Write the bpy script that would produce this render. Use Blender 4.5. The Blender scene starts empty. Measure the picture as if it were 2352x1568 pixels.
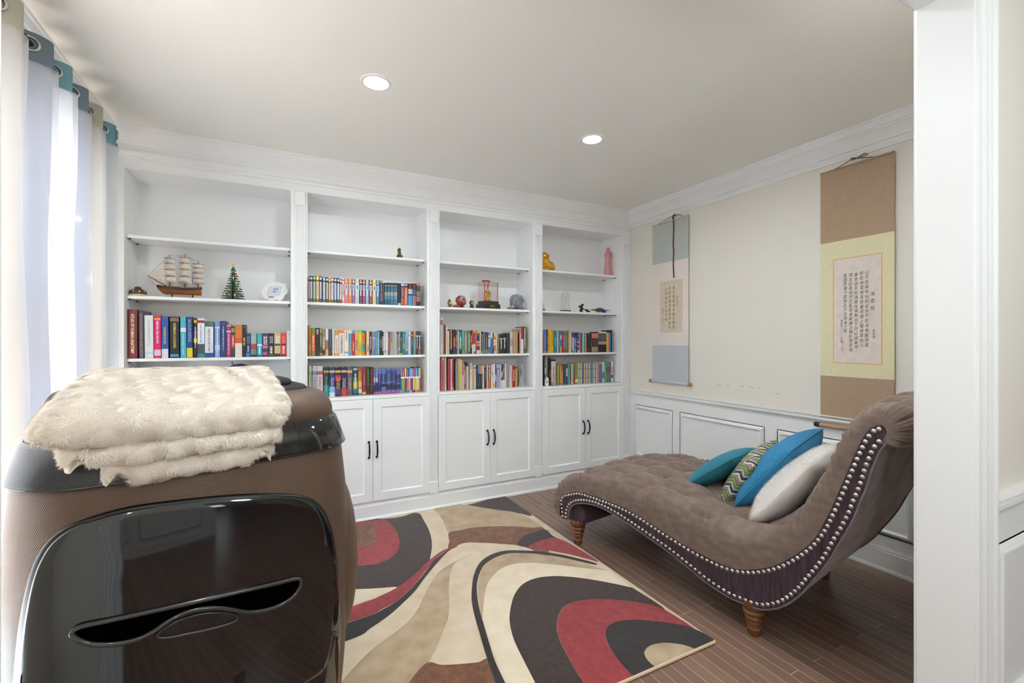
import bpy, bmesh, math, random
import numpy as np
from mathutils import Vector, Matrix
random.seed(7); RNG=np.random.default_rng(7)
SC=bpy.context.scene; COL=SC.collection
PI=math.pi
# ------------------------------------------------------------ camera maths (2352 x 1568 frame)
FPX=1038.0; TH=math.radians(27.1); HC=1.394
_s,_c=math.sin(TH),math.cos(TH)
def ray(u,v):
    a=(u-1176)/FPX; b=-(v-784)/FPX
    return (_s+a*_c,_c-a*_s,b)
def atY(u,v,Y):
    d=ray(u,v); t=Y/d[1]; return (d[0]*t,Y,HC+d[2]*t)
def atX(u,v,X):
    d=ray(u,v); t=X/d[0]; return (X,d[1]*t,HC+d[2]*t)
def atZ(u,v,Z):
    d=ray(u,v); t=(Z-HC)/d[2]; return (d[0]*t,d[1]*t,Z)
# ------------------------------------------------------------ materials
def lin(c):
    c=c/255.0
    return c/12.92 if c<=.04045 else ((c+.055)/1.055)**2.4
def rgb(c): return (lin(c[0]),lin(c[1]),lin(c[2]),1)
_M={}
def M(name,c=(200,200,200),rough=.55,metal=0.0,bump=0.0,bscale=60,var=0.0,vscale=8,sheen=0.0,trans=0.0,coat=0.0,alpha=1.0,spec=None,c2=None,emit=0.0,stretch=None,detail=3):
    if name in _M: return _M[name]
    m=bpy.data.materials.new(name); m.use_nodes=True
    nt=m.node_tree; b=nt.nodes['Principled BSDF']
    b.inputs['Base Color'].default_value=rgb(c); b.inputs['Roughness'].default_value=rough; b.inputs['Metallic'].default_value=metal
    if sheen: b.inputs['Sheen Weight'].default_value=sheen; b.inputs['Sheen Roughness'].default_value=.4
    if trans: b.inputs['Transmission Weight'].default_value=trans; b.inputs['IOR'].default_value=1.45
    if coat: b.inputs['Coat Weight'].default_value=coat; b.inputs['Coat Roughness'].default_value=.05
    if alpha<1: b.inputs['Alpha'].default_value=alpha
    if spec is not None: b.inputs['Specular IOR Level'].default_value=spec
    if emit: b.inputs['Emission Color'].default_value=rgb(c); b.inputs['Emission Strength'].default_value=emit
    if var or bump or c2:
        tc=nt.nodes.new('ShaderNodeTexCoord'); src=tc.outputs['Object']
        if stretch:
            mp=nt.nodes.new('ShaderNodeMapping'); mp.inputs['Scale'].default_value=stretch; nt.links.new(src,mp.inputs[0]); src=mp.outputs[0]
    if var or c2:
        n=nt.nodes.new('ShaderNodeTexNoise'); n.inputs['Scale'].default_value=vscale; n.inputs['Detail'].default_value=detail
        nt.links.new(src,n.inputs['Vector'])
        r=nt.nodes.new('ShaderNodeValToRGB'); nt.links.new(n.outputs['Fac'],r.inputs[0])
        e0,e1=r.color_ramp.elements
        e0.position=.3; e1.position=.7
        if c2: e0.color=rgb(c); e1.color=rgb(c2)
        else:
            e0.color=rgb([max(0,x*(1-var)) for x in c]); e1.color=rgb([min(255,x*(1+var)) for x in c])
        nt.links.new(r.outputs[0],b.inputs['Base Color'])
    if bump:
        n=nt.nodes.new('ShaderNodeTexNoise'); n.inputs['Scale'].default_value=bscale; n.inputs['Detail'].default_value=4
        nt.links.new(src,n.inputs['Vector'])
        bp=nt.nodes.new('ShaderNodeBump'); bp.inputs['Strength'].default_value=bump; bp.inputs['Distance'].default_value=.004
        nt.links.new(n.outputs['Fac'],bp.inputs['Height']); nt.links.new(bp.outputs[0],b.inputs['Normal'])
    _M[name]=m; return m
def CM(c,rough=.5,**k):      # plain colour, cached by value
    c=tuple(int(x) for x in c)
    return M('paint_%d_%d_%d_%d'%(c+(int(rough*100),)),c,rough,**k)
# ------------------------------------------------------------ mesh builder
class MB:
    def __init__(s): s.v=[]; s.f=[]; s.m=[]; s.mats=[]; s.cur=0
    def mat(s,m):
        if m not in s.mats: s.mats.append(m)
        s.cur=s.mats.index(m); return s
    def face(s,idx): s.f.append(tuple(idx)); s.m.append(s.cur)
    def poly(s,pts):
        n=len(s.v); s.v.extend(tuple(p) for p in pts); s.face(range(n,n+len(pts))); return s
    def box(s,x0,x1,y0,y1,z0,z1):
        n=len(s.v)
        s.v.extend([(x0,y0,z0),(x1,y0,z0),(x1,y1,z0),(x0,y1,z0),(x0,y0,z1),(x1,y0,z1),(x1,y1,z1),(x0,y1,z1)])
        for q in ((0,3,2,1),(4,5,6,7),(0,1,5,4),(1,2,6,5),(2,3,7,6),(3,0,4,7)): s.face([n+i for i in q])
        return s
    def grid(s,P,cu=False,cv=False,flip=False):   # P[i][j] points
        n=len(s.v); ni=len(P); nj=len(P[0])
        for r in P: s.v.extend(tuple(p) for p in r)
        for i in range(ni if cu else ni-1):
            for j in range(nj if cv else nj-1):
                a=n+i*nj+j; b=n+((i+1)%ni)*nj+j; c=n+((i+1)%ni)*nj+(j+1)%nj; d=n+i*nj+(j+1)%nj
                s.face((a,d,c,b) if flip else (a,b,c,d))
        return s
    def lathe(s,prof,cx=0,cy=0,cz=0,n=20,axis='z',cap=True):   # prof (r,h)
        P=[]
        for k in range(n):
            t=2*PI*k/n; row=[]
            for r,h in prof:
                a,b=r*math.cos(t),r*math.sin(t)
                row.append((cx+a,cy+b,cz+h) if axis=='z' else ((cx+h,cy+a,cz+b) if axis=='x' else (cx+a,cy+h,cz-b)))
            P.append(row)
        s.grid(P,cu=True)
        if cap:
            s.poly([r[0] for r in P][::-1]); s.poly([r[-1] for r in P])
        return s
    def tube(s,path,r,n=8,cap=True,closed=False):
        path=[Vector(p) for p in path]; P=[]; N=len(path)
        rr=r if isinstance(r,(list,tuple)) else [r]*N
        up=None
        for i,p in enumerate(path):
            a=path[(i-1)%N] if (closed or i>0) else p; b=path[(i+1)%N] if (closed or i<N-1) else p
            t=(b-a)
            if t.length<1e-9: t=Vector((0,0,1))
            t.normalize()
            if up is None: up=Vector((0,0,1)) if abs(t.z)<.9 else Vector((1,0,0))
            x=up-t*up.dot(t)
            if x.length<1e-6: x=t.orthogonal()
            x.normalize(); y=t.cross(x); up=x
            P.append([tuple(p+x*rr[i]*math.cos(2*PI*k/n)+y*rr[i]*math.sin(2*PI*k/n)) for k in range(n)])
        s.grid(P,cu=closed,cv=True)
        if cap and not closed: s.poly(P[0][::-1]); s.poly(P[-1])
        return s
    def ell(s,c,r,n=16,m=10,R=None):
        P=[]
        for i in range(n):
            t=2*PI*i/n; row=[]
            for j in range(m+1):
                a=-PI/2+PI*j/m
                p=Vector((r[0]*math.cos(a)*math.cos(t),r[1]*math.cos(a)*math.sin(t),r[2]*math.sin(a)))
                if R is not None: p=R@p
                row.append((c[0]+p.x,c[1]+p.y,c[2]+p.z))
            P.append(row)
        return s.grid(P,cu=True)
    def prism(s,pts,fn0,fn1):   # pts 2D, fn maps (a,b)->3D for the two faces
        A=[fn0(*p) for p in pts]; B=[fn1(*p) for p in pts]; n=len(pts)
        s.poly(A[::-1]); s.poly(B)
        for i in range(n):
            j=(i+1)%n; s.poly([A[i],A[j],B[j],B[i]])
        return s
    def build(s,name,mat=None,parent=None,smooth=40,bevel=0,loc=None,weld=0.00001,seg=2,rot=None):
        me=bpy.data.meshes.new(name)
        me.from_pydata(s.v,[],s.f)
        mats=s.mats if s.mats else [mat]
        for m in mats: me.materials.append(m)
        if s.mats: me.polygons.foreach_set('material_index',np.array(s.m,dtype=np.int32))
        if weld:
            bm=bmesh.new(); bm.from_mesh(me); bmesh.ops.remove_doubles(bm,verts=bm.verts,dist=weld)
            bmesh.ops.recalc_face_normals(bm,faces=bm.faces); bm.to_mesh(me); bm.free()
        if smooth:
            me.polygons.foreach_set('use_smooth',np.ones(len(me.polygons),dtype=bool)); me.set_sharp_from_angle(angle=math.radians(smooth))
        me.update()
        o=bpy.data.objects.new(name,me); COL.objects.link(o)
        if parent is not None: o.parent=parent
        if loc is not None: o.location=loc
        if rot is not None: o.rotation_euler=rot
        if bevel:
            b=o.modifiers.new('bevel','BEVEL'); b.width=bevel; b.segments=seg; b.limit_method='ANGLE'; b.angle_limit=math.radians(35); b.harden_normals=False
        return o
def bx(name,m,dims,parent=None,bevel=0,**k): return MB().box(*dims).build(name,m,parent,bevel=bevel,**k)
def thing(name,label,cat,loc=(0,0,0),rz=0,group=None):
    o=bpy.data.objects.new(name,None); COL.objects.link(o); o.location=loc; o.rotation_euler=(0,0,rz); o.empty_display_size=.05
    o['label']=label; o['category']=cat
    if group: o['group']=group
    return o
def tag(o,label,cat,group=None,kind=None):
    o['label']=label; o['category']=cat
    if group: o['group']=group
    if kind: o['kind']=kind
    return o
def struct(o,label=None):
    o['kind']='structure'
    if label: o['label']=label
    return o
def plabel(o,t): o['label']=t; return o
def clone(o,parent=None):
    c=o.copy(); COL.objects.link(c)
    if parent is not None: c.parent=parent
    for ch in list(o.children): clone(ch,c)
    return c
def smoothpts(P,n=6,closed=False):
    P=[np.array(p,float) for p in P]; out=[]; N=len(P)
    for i in range(N if closed else N-1):
        if closed: a,b,c,d=P[(i-1)%N],P[i],P[(i+1)%N],P[(i+2)%N]
        else: a,b,c,d=P[max(i-1,0)],P[i],P[i+1],P[min(i+2,N-1)]
        for k in range(n):
            t=k/n
            out.append(tuple(.5*((2*b)+(c-a)*t+(2*a-5*b+4*c-d)*t*t+(3*b-a-3*c+d)*t**3)))
    if not closed: out.append(tuple(P[-1]))
    return out
def text_mesh(body,size=1.0,bold=0.0,align='CENTER'):
    c=bpy.data.curves.new('txt','FONT'); c.body=body; c.size=size; c.align_x=align; c.align_y='CENTER'; c.resolution_u=2; c.offset=bold
    o=bpy.data.objects.new('txt',c); COL.objects.link(o)
    dg=bpy.context.evaluated_depsgraph_get(); dg.update()
    me=bpy.data.meshes.new_from_object(o.evaluated_get(dg))
    bpy.data.objects.remove(o); bpy.data.curves.remove(c)
    V=np.array([v.co[:2] for v in me.vertices]).reshape(-1,2); F=[tuple(p.vertices) for p in me.polygons]
    bpy.data.meshes.remove(me)
    return V,F
def add_text(mb,body,fit,fn,bold=0.0,rot=False,keep=False):
    """body fitted into box fit=(x0,x1,y0,y1) of a 2-D surface; fn(x,y)->3-D. rot: reads downwards."""
    V,F=text_mesh(body,1.0,bold)
    if len(V)==0: return
    if rot: V=np.stack([V[:,1],-V[:,0]],1)
    lo,hi=V.min(0),V.max(0); ext=np.maximum(hi-lo,1e-6)
    x0,x1,y0,y1=fit
    sc=np.array([(x1-x0)/ext[0],(y1-y0)/ext[1]])
    if keep:     # keep the glyph's own height/width ratio (a flat stroke stays flat)
        em=.92; k=np.array([(x1-x0),(y1-y0)])/em; sc=k.copy(); mid=np.array([(x0+x1)/2,(y0+y1)/2]); half=ext*sc/2
        x0,y0=mid-half
    n=len(mb.v)
    for p in V:
        q=(p-lo)*sc; mb.v.append(tuple(fn(x0+q[0],y0+q[1])))
    for f in F: mb.face([n+i for i in f])
# ------------------------------------------------------------ camera, world, view
cam=bpy.data.cameras.new('camera'); cam.sensor_width=36; cam.lens=FPX/2352*36; cam.clip_start=.05
co=bpy.data.objects.new('camera',cam); COL.objects.link(co); co.location=(0,0,HC); co.rotation_euler=(PI/2,0,-TH); SC.camera=co
SC.view_settings.view_transform='Standard'; SC.view_settings.look='None'; SC.view_settings.gamma=1; SC.view_settings.use_curve_mapping=False
SC.view_settings.exposure=1.3
cy=SC.cycles
cy.max_bounces=10; cy.diffuse_bounces=8; cy.glossy_bounces=4; cy.transmission_bounces=6; cy.transparent_max_bounces=16
cy.caustics_reflective=False; cy.caustics_refractive=False; cy.use_denoising=True; cy.sample_clamp_indirect=6
w=bpy.data.worlds.new('world'); SC.world=w; w.use_nodes=True
bg=w.node_tree.nodes['Background']; bg.inputs[0].default_value=(.84,.93,1.0,1); bg.inputs[1].default_value=2.6
def lamp(name,kind,loc,energy,col=(1,1,1),rot=(0,0,0),**k):
    l=bpy.data.lights.new(name,kind); l.energy=energy; l.color=col
    for a,b in k.items(): setattr(l,a,b)
    o=bpy.data.objects.new(name,l); COL.objects.link(o); o.location=loc; o.rotation_euler=rot; return o
# ------------------------------------------------------------ common materials
WHITE=M('white_trim_paint',(236,236,236),.38)
CAB=M('white_cabinet_paint',(238,239,240),.27)
BEIGE=M('warm_wall_paint',(228,222,213),.75,bump=.03,bscale=300)
CEIL=M('ceiling_paint',(246,245,240),.8)
BLACKM=M('black_iron',(22,22,24),.4,metal=.6)
ZC=2.74; XR=3.27; XL=-1.0; YB=4.0; YF=3.655
# ------------------------------------------------------------ floor
def wood_floor():
    m=bpy.data.materials.new('brown_oak_strips'); m.use_nodes=True; nt=m.node_tree; b=nt.nodes['Principled BSDF']; L=nt.links.new
    tc=nt.nodes.new('ShaderNodeTexCoord'); mp=nt.nodes.new('ShaderNodeMapping'); mp.inputs['Rotation'].default_value=(0,0,PI/2)
    L(tc.outputs['Object'],mp.inputs[0])
    br=nt.nodes.new('ShaderNodeTexBrick'); L(mp.outputs[0],br.inputs['Vector'])
    br.inputs['Color1'].default_value=rgb((136,106,90)); br.inputs['Color2'].default_value=rgb((112,85,71)); br.inputs['Mortar'].default_value=rgb((214,190,172))
    br.inputs['Scale'].default_value=1; br.inputs['Mortar Size'].default_value=.0011; br.inputs['Mortar Smooth'].default_value=.2; br.inputs['Bias'].default_value=-.1
    br.inputs['Brick Width'].default_value=.83; br.inputs['Row Height'].default_value=.0575; br.offset=.39; br.offset_frequency=3; br.squash=1
    n=nt.nodes.new('ShaderNodeTexNoise'); mp2=nt.nodes.new('ShaderNodeMapping'); mp2.inputs['Scale'].default_value=(60,3,3); L(tc.outputs['Object'],mp2.inputs[0]); L(mp2.outputs[0],n.inputs['Vector']); n.inputs['Scale'].default_value=1.5; n.inputs['Detail'].default_value=5
    mx=nt.nodes.new('ShaderNodeMix'); mx.data_type='RGBA'; mx.blend_type='OVERLAY'; mx.inputs['Factor'].default_value=.35
    L(br.outputs['Color'],mx.inputs['A']); L(n.outputs['Color'],mx.inputs['B'])
    hs=nt.nodes.new('ShaderNodeHueSaturation'); hs.inputs['Saturation'].default_value=.95; L(mx.outputs['Result'],hs.inputs['Color']); L(hs.outputs[0],b.inputs['Base Color'])
    b.inputs['Roughness'].default_value=.3; b.inputs['Specular IOR Level'].default_value=.45
    bp=nt.nodes.new('ShaderNodeBump'); bp.inputs['Strength'].default_value=.15; bp.inputs['Distance'].default_value=.002; bp.invert=True
    L(br.outputs['Fac'],bp.inputs['Height']); L(bp.outputs[0],b.inputs['Normal'])
    return m
FLOOR=wood_floor()
struct(bx('floor',FLOOR,(-3.2,5.2,-6.2,4.15,-.12,0)))
struct(bx('ceiling',CEIL,(-3.2,5.2,-6.2,4.15,ZC,ZC+.12)))
struct(bx('wall_back',BEIGE,(-1.15,XR+.15,YB,YB+.15,0,ZC)))
# right wall with scuffs
mb=MB().mat(BEIGE).box(XR,XR+.15,.72,YB,0,ZC)
sc=CM((150,145,138),.8)
for u0,v0,u1,v1 in [(1668,884,1676,885),(1722,888,1732,890),(1700,886,1708,887),(1740,890,1744,891),(1646,884,1655,884.6),(1780,903,1790,904)]:
    a=atX(u0,v0,XR-.0005); b_=atX(u1,v1,XR-.0005)
    mb.mat(sc).poly([a,b_,(b_[0],b_[1],b_[2]-.003),(a[0],a[1],a[2]-.003)])
struct(mb.build('wall_right',smooth=0,weld=0))
# left wall with window opening
WY0,WY1,WZ0,WZ1=1.35,3.25,.35,2.42
mb=MB()
mb.box(XL-.15,XL,.72,WY0,0,ZC).box(XL-.15,XL,WY1,YB,0,ZC).box(XL-.15,XL,WY0,WY1,0,WZ0).box(XL-.15,XL,WY0,WY1,WZ1,ZC)
struct(mb.build('wall_left',BEIGE,smooth=0,weld=0))
win=thing('window_1','white framed window behind the curtains','window'); win['kind']='structure'
mb=MB()
for y in (WY0,WY1-.05): mb.box(XL-.1,XL-.04,y,y+.05,WZ0,WZ1)
for z in (WZ0,WZ1-.05): mb.box(XL-.1,XL-.04,WY0,WY1,z,z+.05)
mb.box(XL-.1,XL-.04,(WY0+WY1)/2-.05,(WY0+WY1)/2+.05,WZ0,WZ1); mb.box(XL-.09,XL-.05,WY0,WY1,1.36,1.41)
struct(mb.build('window_frame',WHITE,win,weld=0))
GL=bpy.data.materials.new('window_glass'); GL.use_nodes=True
_nt=GL.node_tree; _nt.nodes.remove(_nt.nodes['Principled BSDF'])
_t=_nt.nodes.new('ShaderNodeBsdfTransparent'); _g=_nt.nodes.new('ShaderNodeBsdfGlossy'); _g.inputs['Roughness'].default_value=.02; _mx=_nt.nodes.new('ShaderNodeMixShader'); _mx.inputs[0].default_value=.06
_nt.links.new(_t.outputs[0],_mx.inputs[1]); _nt.links.new(_g.outputs[0],_mx.inputs[2]); _nt.links.new(_mx.outputs[0],_nt.nodes['Material Output'].inputs[0])
struct(bx('window_pane',GL,(XL-.075,XL-.07,WY0+.05,WY1-.05,WZ0+.05,WZ1-.05),win))
mb=MB()
for y in (WY0-.09,WY1): mb.box(XL,XL+.02,y,y+.09,WZ0-.1,WZ1+.09)
mb.box(XL,XL+.02,WY0-.09,WY1+.09,WZ1,WZ1+.09); mb.box(XL,XL+.04,WY0-.11,WY1+.11,WZ0-.04,WZ0); mb.box(XL,XL+.018,WY0-.09,WY1+.09,WZ0-.11,WZ0-.04)
struct(mb.build('window_casing',WHITE,win,weld=0))
# partition between hall and room, with the cased opening
OX0,OX1,OZ=-.283,1.875,2.49; PY0,PY1=.585,.72
mb=MB(); mb.box(-3.2,OX0-.012,PY0,PY1,0,ZC).box(OX1+.012,5.2,PY0,PY1,0,ZC).box(OX0-.012,OX1+.012,PY0,PY1,OZ+.012,ZC)
struct(mb.build('wall_front',BEIGE,smooth=0,weld=0))
mb=MB(); mb.box(OX1,OX1+.012,PY0-.004,PY1+.004,0,OZ+.012).box(OX0-.012,OX0,PY0-.004,PY1+.004,0,OZ+.012).box(OX0,OX1,PY0-.004,PY1+.004,OZ,OZ+.012)
struct(mb.build('trim_1',WHITE,weld=0,bevel=.002))
# casing profile (both sides of the wall)
def casing(yface,sgn,x,dirx,z1):
    prof=[(.006,0),(.006,.012),(.034,.014),(.036,.020),(.05,.022),(.054,.014),(.066,.014),(.07,.018),(.095,.018),(.099,.026),(.108,.026),(.112,0)]
    m_=MB(); m_.prism(prof,lambda a,b:(x+dirx*a,yface+sgn*b,0),lambda a,b:(x+dirx*a,yface+sgn*b,z1)); return m_
i=2
for yf,sg in ((PY0,-1),(PY1,1)):
    for x,d in ((OX1,1),(OX0,-1)):
        struct(casing(yf,sg,x,d,OZ+.1).build('trim_%d'%i,WHITE,smooth=20)); i+=1
    prof=[(.006,0),(.006,.012),(.034,.014),(.05,.022),(.054,.014),(.095,.018),(.099,.026),(.108,.026),(.112,0)]
    m_=MB(); m_.prism(prof,lambda a,b:(OX0-.1,yf+sg*b,OZ+a),lambda a,b:(OX1+.1,yf+sg*b,OZ+a)); struct(m_.build('trim_%d'%i,WHITE,smooth=20)); i+=1
# ------------------------------------------------------------ mouldings run along an axis
def run_y(prof,xw,sgn,y0,y1): # prof (out,z) off a wall at xw
    m_=MB(); m_.prism(prof,lambda a,b:(xw+sgn*a,y0,b),lambda a,b:(xw+sgn*a,y1,b)); return m_
def run_x(prof,yw,sgn,x0,x1):
    m_=MB(); m_.prism(prof,lambda a,b:(x0,yw+sgn*a,b),lambda a,b:(x1,yw+sgn*a,b)); return m_
CROWN=[(0,2.572),(.010,2.572),(.012,2.585),(.018,2.592),(.018,2.607),(.028,2.612),(.034,2.628),(.045,2.65),(.060,2.672),(.066,2.678),(.066,2.686),(.074,2.690),(.080,2.705),(.083,2.722),(.090,2.727),(.092,2.7398),(0,2.7398)]
RAIL=[(0,.835),(.008,.838),(.010,.850),(.020,.858),(.026,.868),(.026,.880),(.016,.884),(.016,.888),(.030,.893),(.030,.900),(0,.900)]
BASE=[(0,0.0004),(.024,0.0004),(.024,.012),(.018,.022),(.014,.024),(.014,.118),(.010,.122),(.012,.130),(.006,.146),(0,.150)]
struct(run_y(CROWN,XR,-1,.72,YF).build('trim_8',WHITE,smooth=25))
struct(run_y(CROWN,XL,1,.72,YF).build('trim_9',WHITE,smooth=25))
struct(run_y(RAIL,XR,-1,.72,YF-.002).build('trim_10',WHITE,smooth=25))
struct(run_y(BASE,XR,-1,.72,YF).build('baseboard_right',WHITE,smooth=25))
struct(run_y(BASE,XL,1,.72,YF).build('baseboard_left',WHITE,smooth=25))
def picture_mould(n,axis,w0,sgn,a0,a1,z0,z1):
    prof=[(0,0),(.006,0),(.016,.010),(.020,.010),(.024,.016),(.030,.017),(.036,.010),(.040,.004),(.040,0)]
    rows=[]
    for p,o_ in prof:
        q=[(a0+p,z0+p),(a1-p,z0+p),(a1-p,z1-p),(a0+p,z1-p)]
        rows.append([((w0+sgn*o_,a,z) if axis=='y' else (a,w0+sgn*o_,z)) for a,z in q])
    m_=MB(); m_.grid(rows,cv=True); return struct(m_.build('trim_%d'%n,WHITE,smooth=20))
struct(bx('trim_11',WHITE,(XR-.006,XR,.72,YF,.14,.84)))
for k,(a,b_) in enumerate([(3.078,3.584),(2.176,2.995),(1.262,2.081)]): picture_mould(12+k,'y',XR-.006,-1,a,b_,.215,.748)
# hall side wainscot on the partition (right of the opening) and the hall beyond the camera
struct(bx('trim_15',WHITE,(OX1+.112,5.2,PY0-.006,PY0,.14,.84)))
struct(run_x(RAIL,PY0,-1,OX1+.110,5.2).build('trim_16',WHITE,smooth=25))
struct(run_x(BASE,PY0,-1,OX1+.110,5.2).build('baseboard_front',WHITE,smooth=25))
picture_mould(17,'x',PY0-.006,-1,2.012,3.3,.215,.748)
HY=-1.9
mb=MB(); mb.box(-3.2,1.32,HY-.14,HY,0,ZC).box(3.3,5.2,HY-.14,HY,0,ZC).box(1.32,3.3,HY-.14,HY,2.3,ZC)
struct(mb.build('wall_hall',BEIGE,smooth=0,weld=0))
struct(bx('trim_18',WHITE,(-3.2,1.2,HY,HY+.006,.14,.84)))
struct(run_x(RAIL,HY,1,-3.2,1.2).build('trim_19',WHITE,smooth=25))
struct(run_x(BASE,HY,1,-3.2,1.2).build('baseboard_hall',WHITE,smooth=25))
picture_mould(20,'x',HY+.006,1,.15,1.08,.215,.748)
picture_mould(21,'x',HY+.006,1,-.95,.02,.215,.748)
m_=MB()
for x,d in ((1.32,-1),(3.3,1)):
    m_.prism([(0,0),(0,.014),(.04,.02),(.05,.012),(.10,.018),(.108,.028),(.12,.028),(.12,0)],lambda a,b:(x+d*a,HY+b,0),lambda a,b:(x+d*a,HY+b,2.42))
struct(m_.build('trim_22',WHITE,smooth=20))
for xx in (5.2,-3.3): struct(bx('wall_hall_end' if xx>0 else 'wall_hall_side',BEIGE,(xx,xx+.1,-6.1,.72,0,ZC)))  # unseen hall ends, added to shut out skylight from the sides
# room beyond: far wall with two windows
mb=MB(); FY=-6.0
mb.box(-3.2,1.6,FY-.1,FY,0,ZC).box(2.4,2.9,FY-.1,FY,0,ZC).box(3.7,5.2,FY-.1,FY,0,ZC).box(1.6,2.4,FY-.1,FY,0,.8).box(2.9,3.7,FY-.1,FY,0,.8).box(1.6,2.4,FY-.1,FY,2.2,ZC).box(2.9,3.7,FY-.1,FY,2.2,ZC)
struct(mb.build('wall_far',BEIGE,smooth=0,weld=0))
# ------------------------------------------------------------ recessed lights
EM=M('lamp_glow',(255,250,242),.5,emit=14)
LP=[(.441,2.412,'recessed ceiling light nearer the curtains, white trim ring'),(1.843,2.432,'recessed ceiling light nearer the right wall and scrolls, white trim ring')]
for k,(x,y,lb) in enumerate(LP):
    t=thing('recessed_light',lb,'ceiling light',(x,y,ZC),0,'recessed ceiling lights')
    MB().lathe([(.060,-.001),(.062,-.006),(.074,-.005),(.0775,-.0005)],n=40,cap=False).build('trim_ring',WHITE,t)
    MB().lathe([(.0605,-.0045),(.03,-.0055),(.001,-.006)],n=40,cap=False).build('lens',EM,t)
P_ROOM=4.4; P_FILL=15; P_SUN=135
for x,y in ((.441,2.412),(1.843,2.432),(.441,1.1),(1.843,1.1)): lamp('downlight_and_fill','AREA',(x,y,ZC-.012),P_ROOM,(.87,.965,1),shape='DISK',size=.12,spread=PI*.95)  # nearer pair is added fill out of view, without fixtures
# added fill: two bare point lights in the hall behind the camera
for k,(x,y,z,e) in enumerate(((-.3,-.75,2.0,P_FILL),(1.5,-.75,2.0,P_FILL))):
    lamp('hall_fill_light','POINT',(x,y,z),e,(.87,.965,1),shadow_soft_size=.16)
lamp('sun','SUN',(-4,2,4),P_SUN,(.66,.88,1),rot=(0,-math.radians(45),math.radians(0)),angle=math.radians(3))
# ============================================================ built-in bookcases
crn=[(0,2.548),(.010,2.548),(.010,2.566),(.016,2.570),(.026,2.573),(.032,2.582),(.034,2.594),(.030,2.604),(.020,2.608),(.020,2.640),(.026,2.645),(.028,2.652),(.034,2.655),(.040,2.668),(.052,2.694),(.062,2.712),(.064,2.722),(.072,2.727),(.074,2.7398),(0,2.7398)]
struct(run_x(crn,YF,-1,XL,XR).build('trim_23',CAB,smooth=25))
struct(bx('trim_24',CAB,(XL,XR,YF,YF+.02,2.493,2.74)))
struct(run_x([(0,.0004),(.026,.0004),(.026,.012),(.018,.024),(.014,.026),(.014,.112),(.009,.116),(.009,.122),(0,.130)],YF,-1,XL,XR).build('baseboard_back',CAB,smooth=25))
BAYS=[(-.881,.065,-1.0,.1638),(.176,1.079,.1642,1.1714),(1.189,2.085,1.1718,2.1800),(2.194,3.137,2.1804,3.27)]
PIL=[(.093,.156),(1.098,1.166),(2.107,2.176),(3.158,3.236)]
DOOR=[(-.90,-.405,.088),(.165,.640,1.098),(1.173,1.646,2.104),(2.182,2.672,3.155)]
BLAB=['white built-in bookcase beside the curtains, with model ship and christmas tree','white built-in bookcase second from the curtains, packed with three rows of books','white built-in bookcase third from the curtains, with acrylic display case','white built-in bookcase in the far corner, with golden lion and pink vase']
SHZ=[1.2835,1.691,2.083]; YS=3.712; CT=.970
HOLE=CM((60,60,60),.7)
def pull_handle():
    m=MB(); zz=np.linspace(-.062,.062,15)
    path=[(0,-.012-.022*math.cos(z/.062*PI/2)**.8 if abs(z)<.062 else -.012,z) for z in zz]
    m.tube(path,[.0045+.0022*math.cos(z/.062*PI/2) for z in zz],8)
    for z in (-.060,.060): m.lathe([(.0095,0),(.0095,-.006),(.006,-.010),(.005,-.016)],0,0,z,12,'y')
    return m
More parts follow.
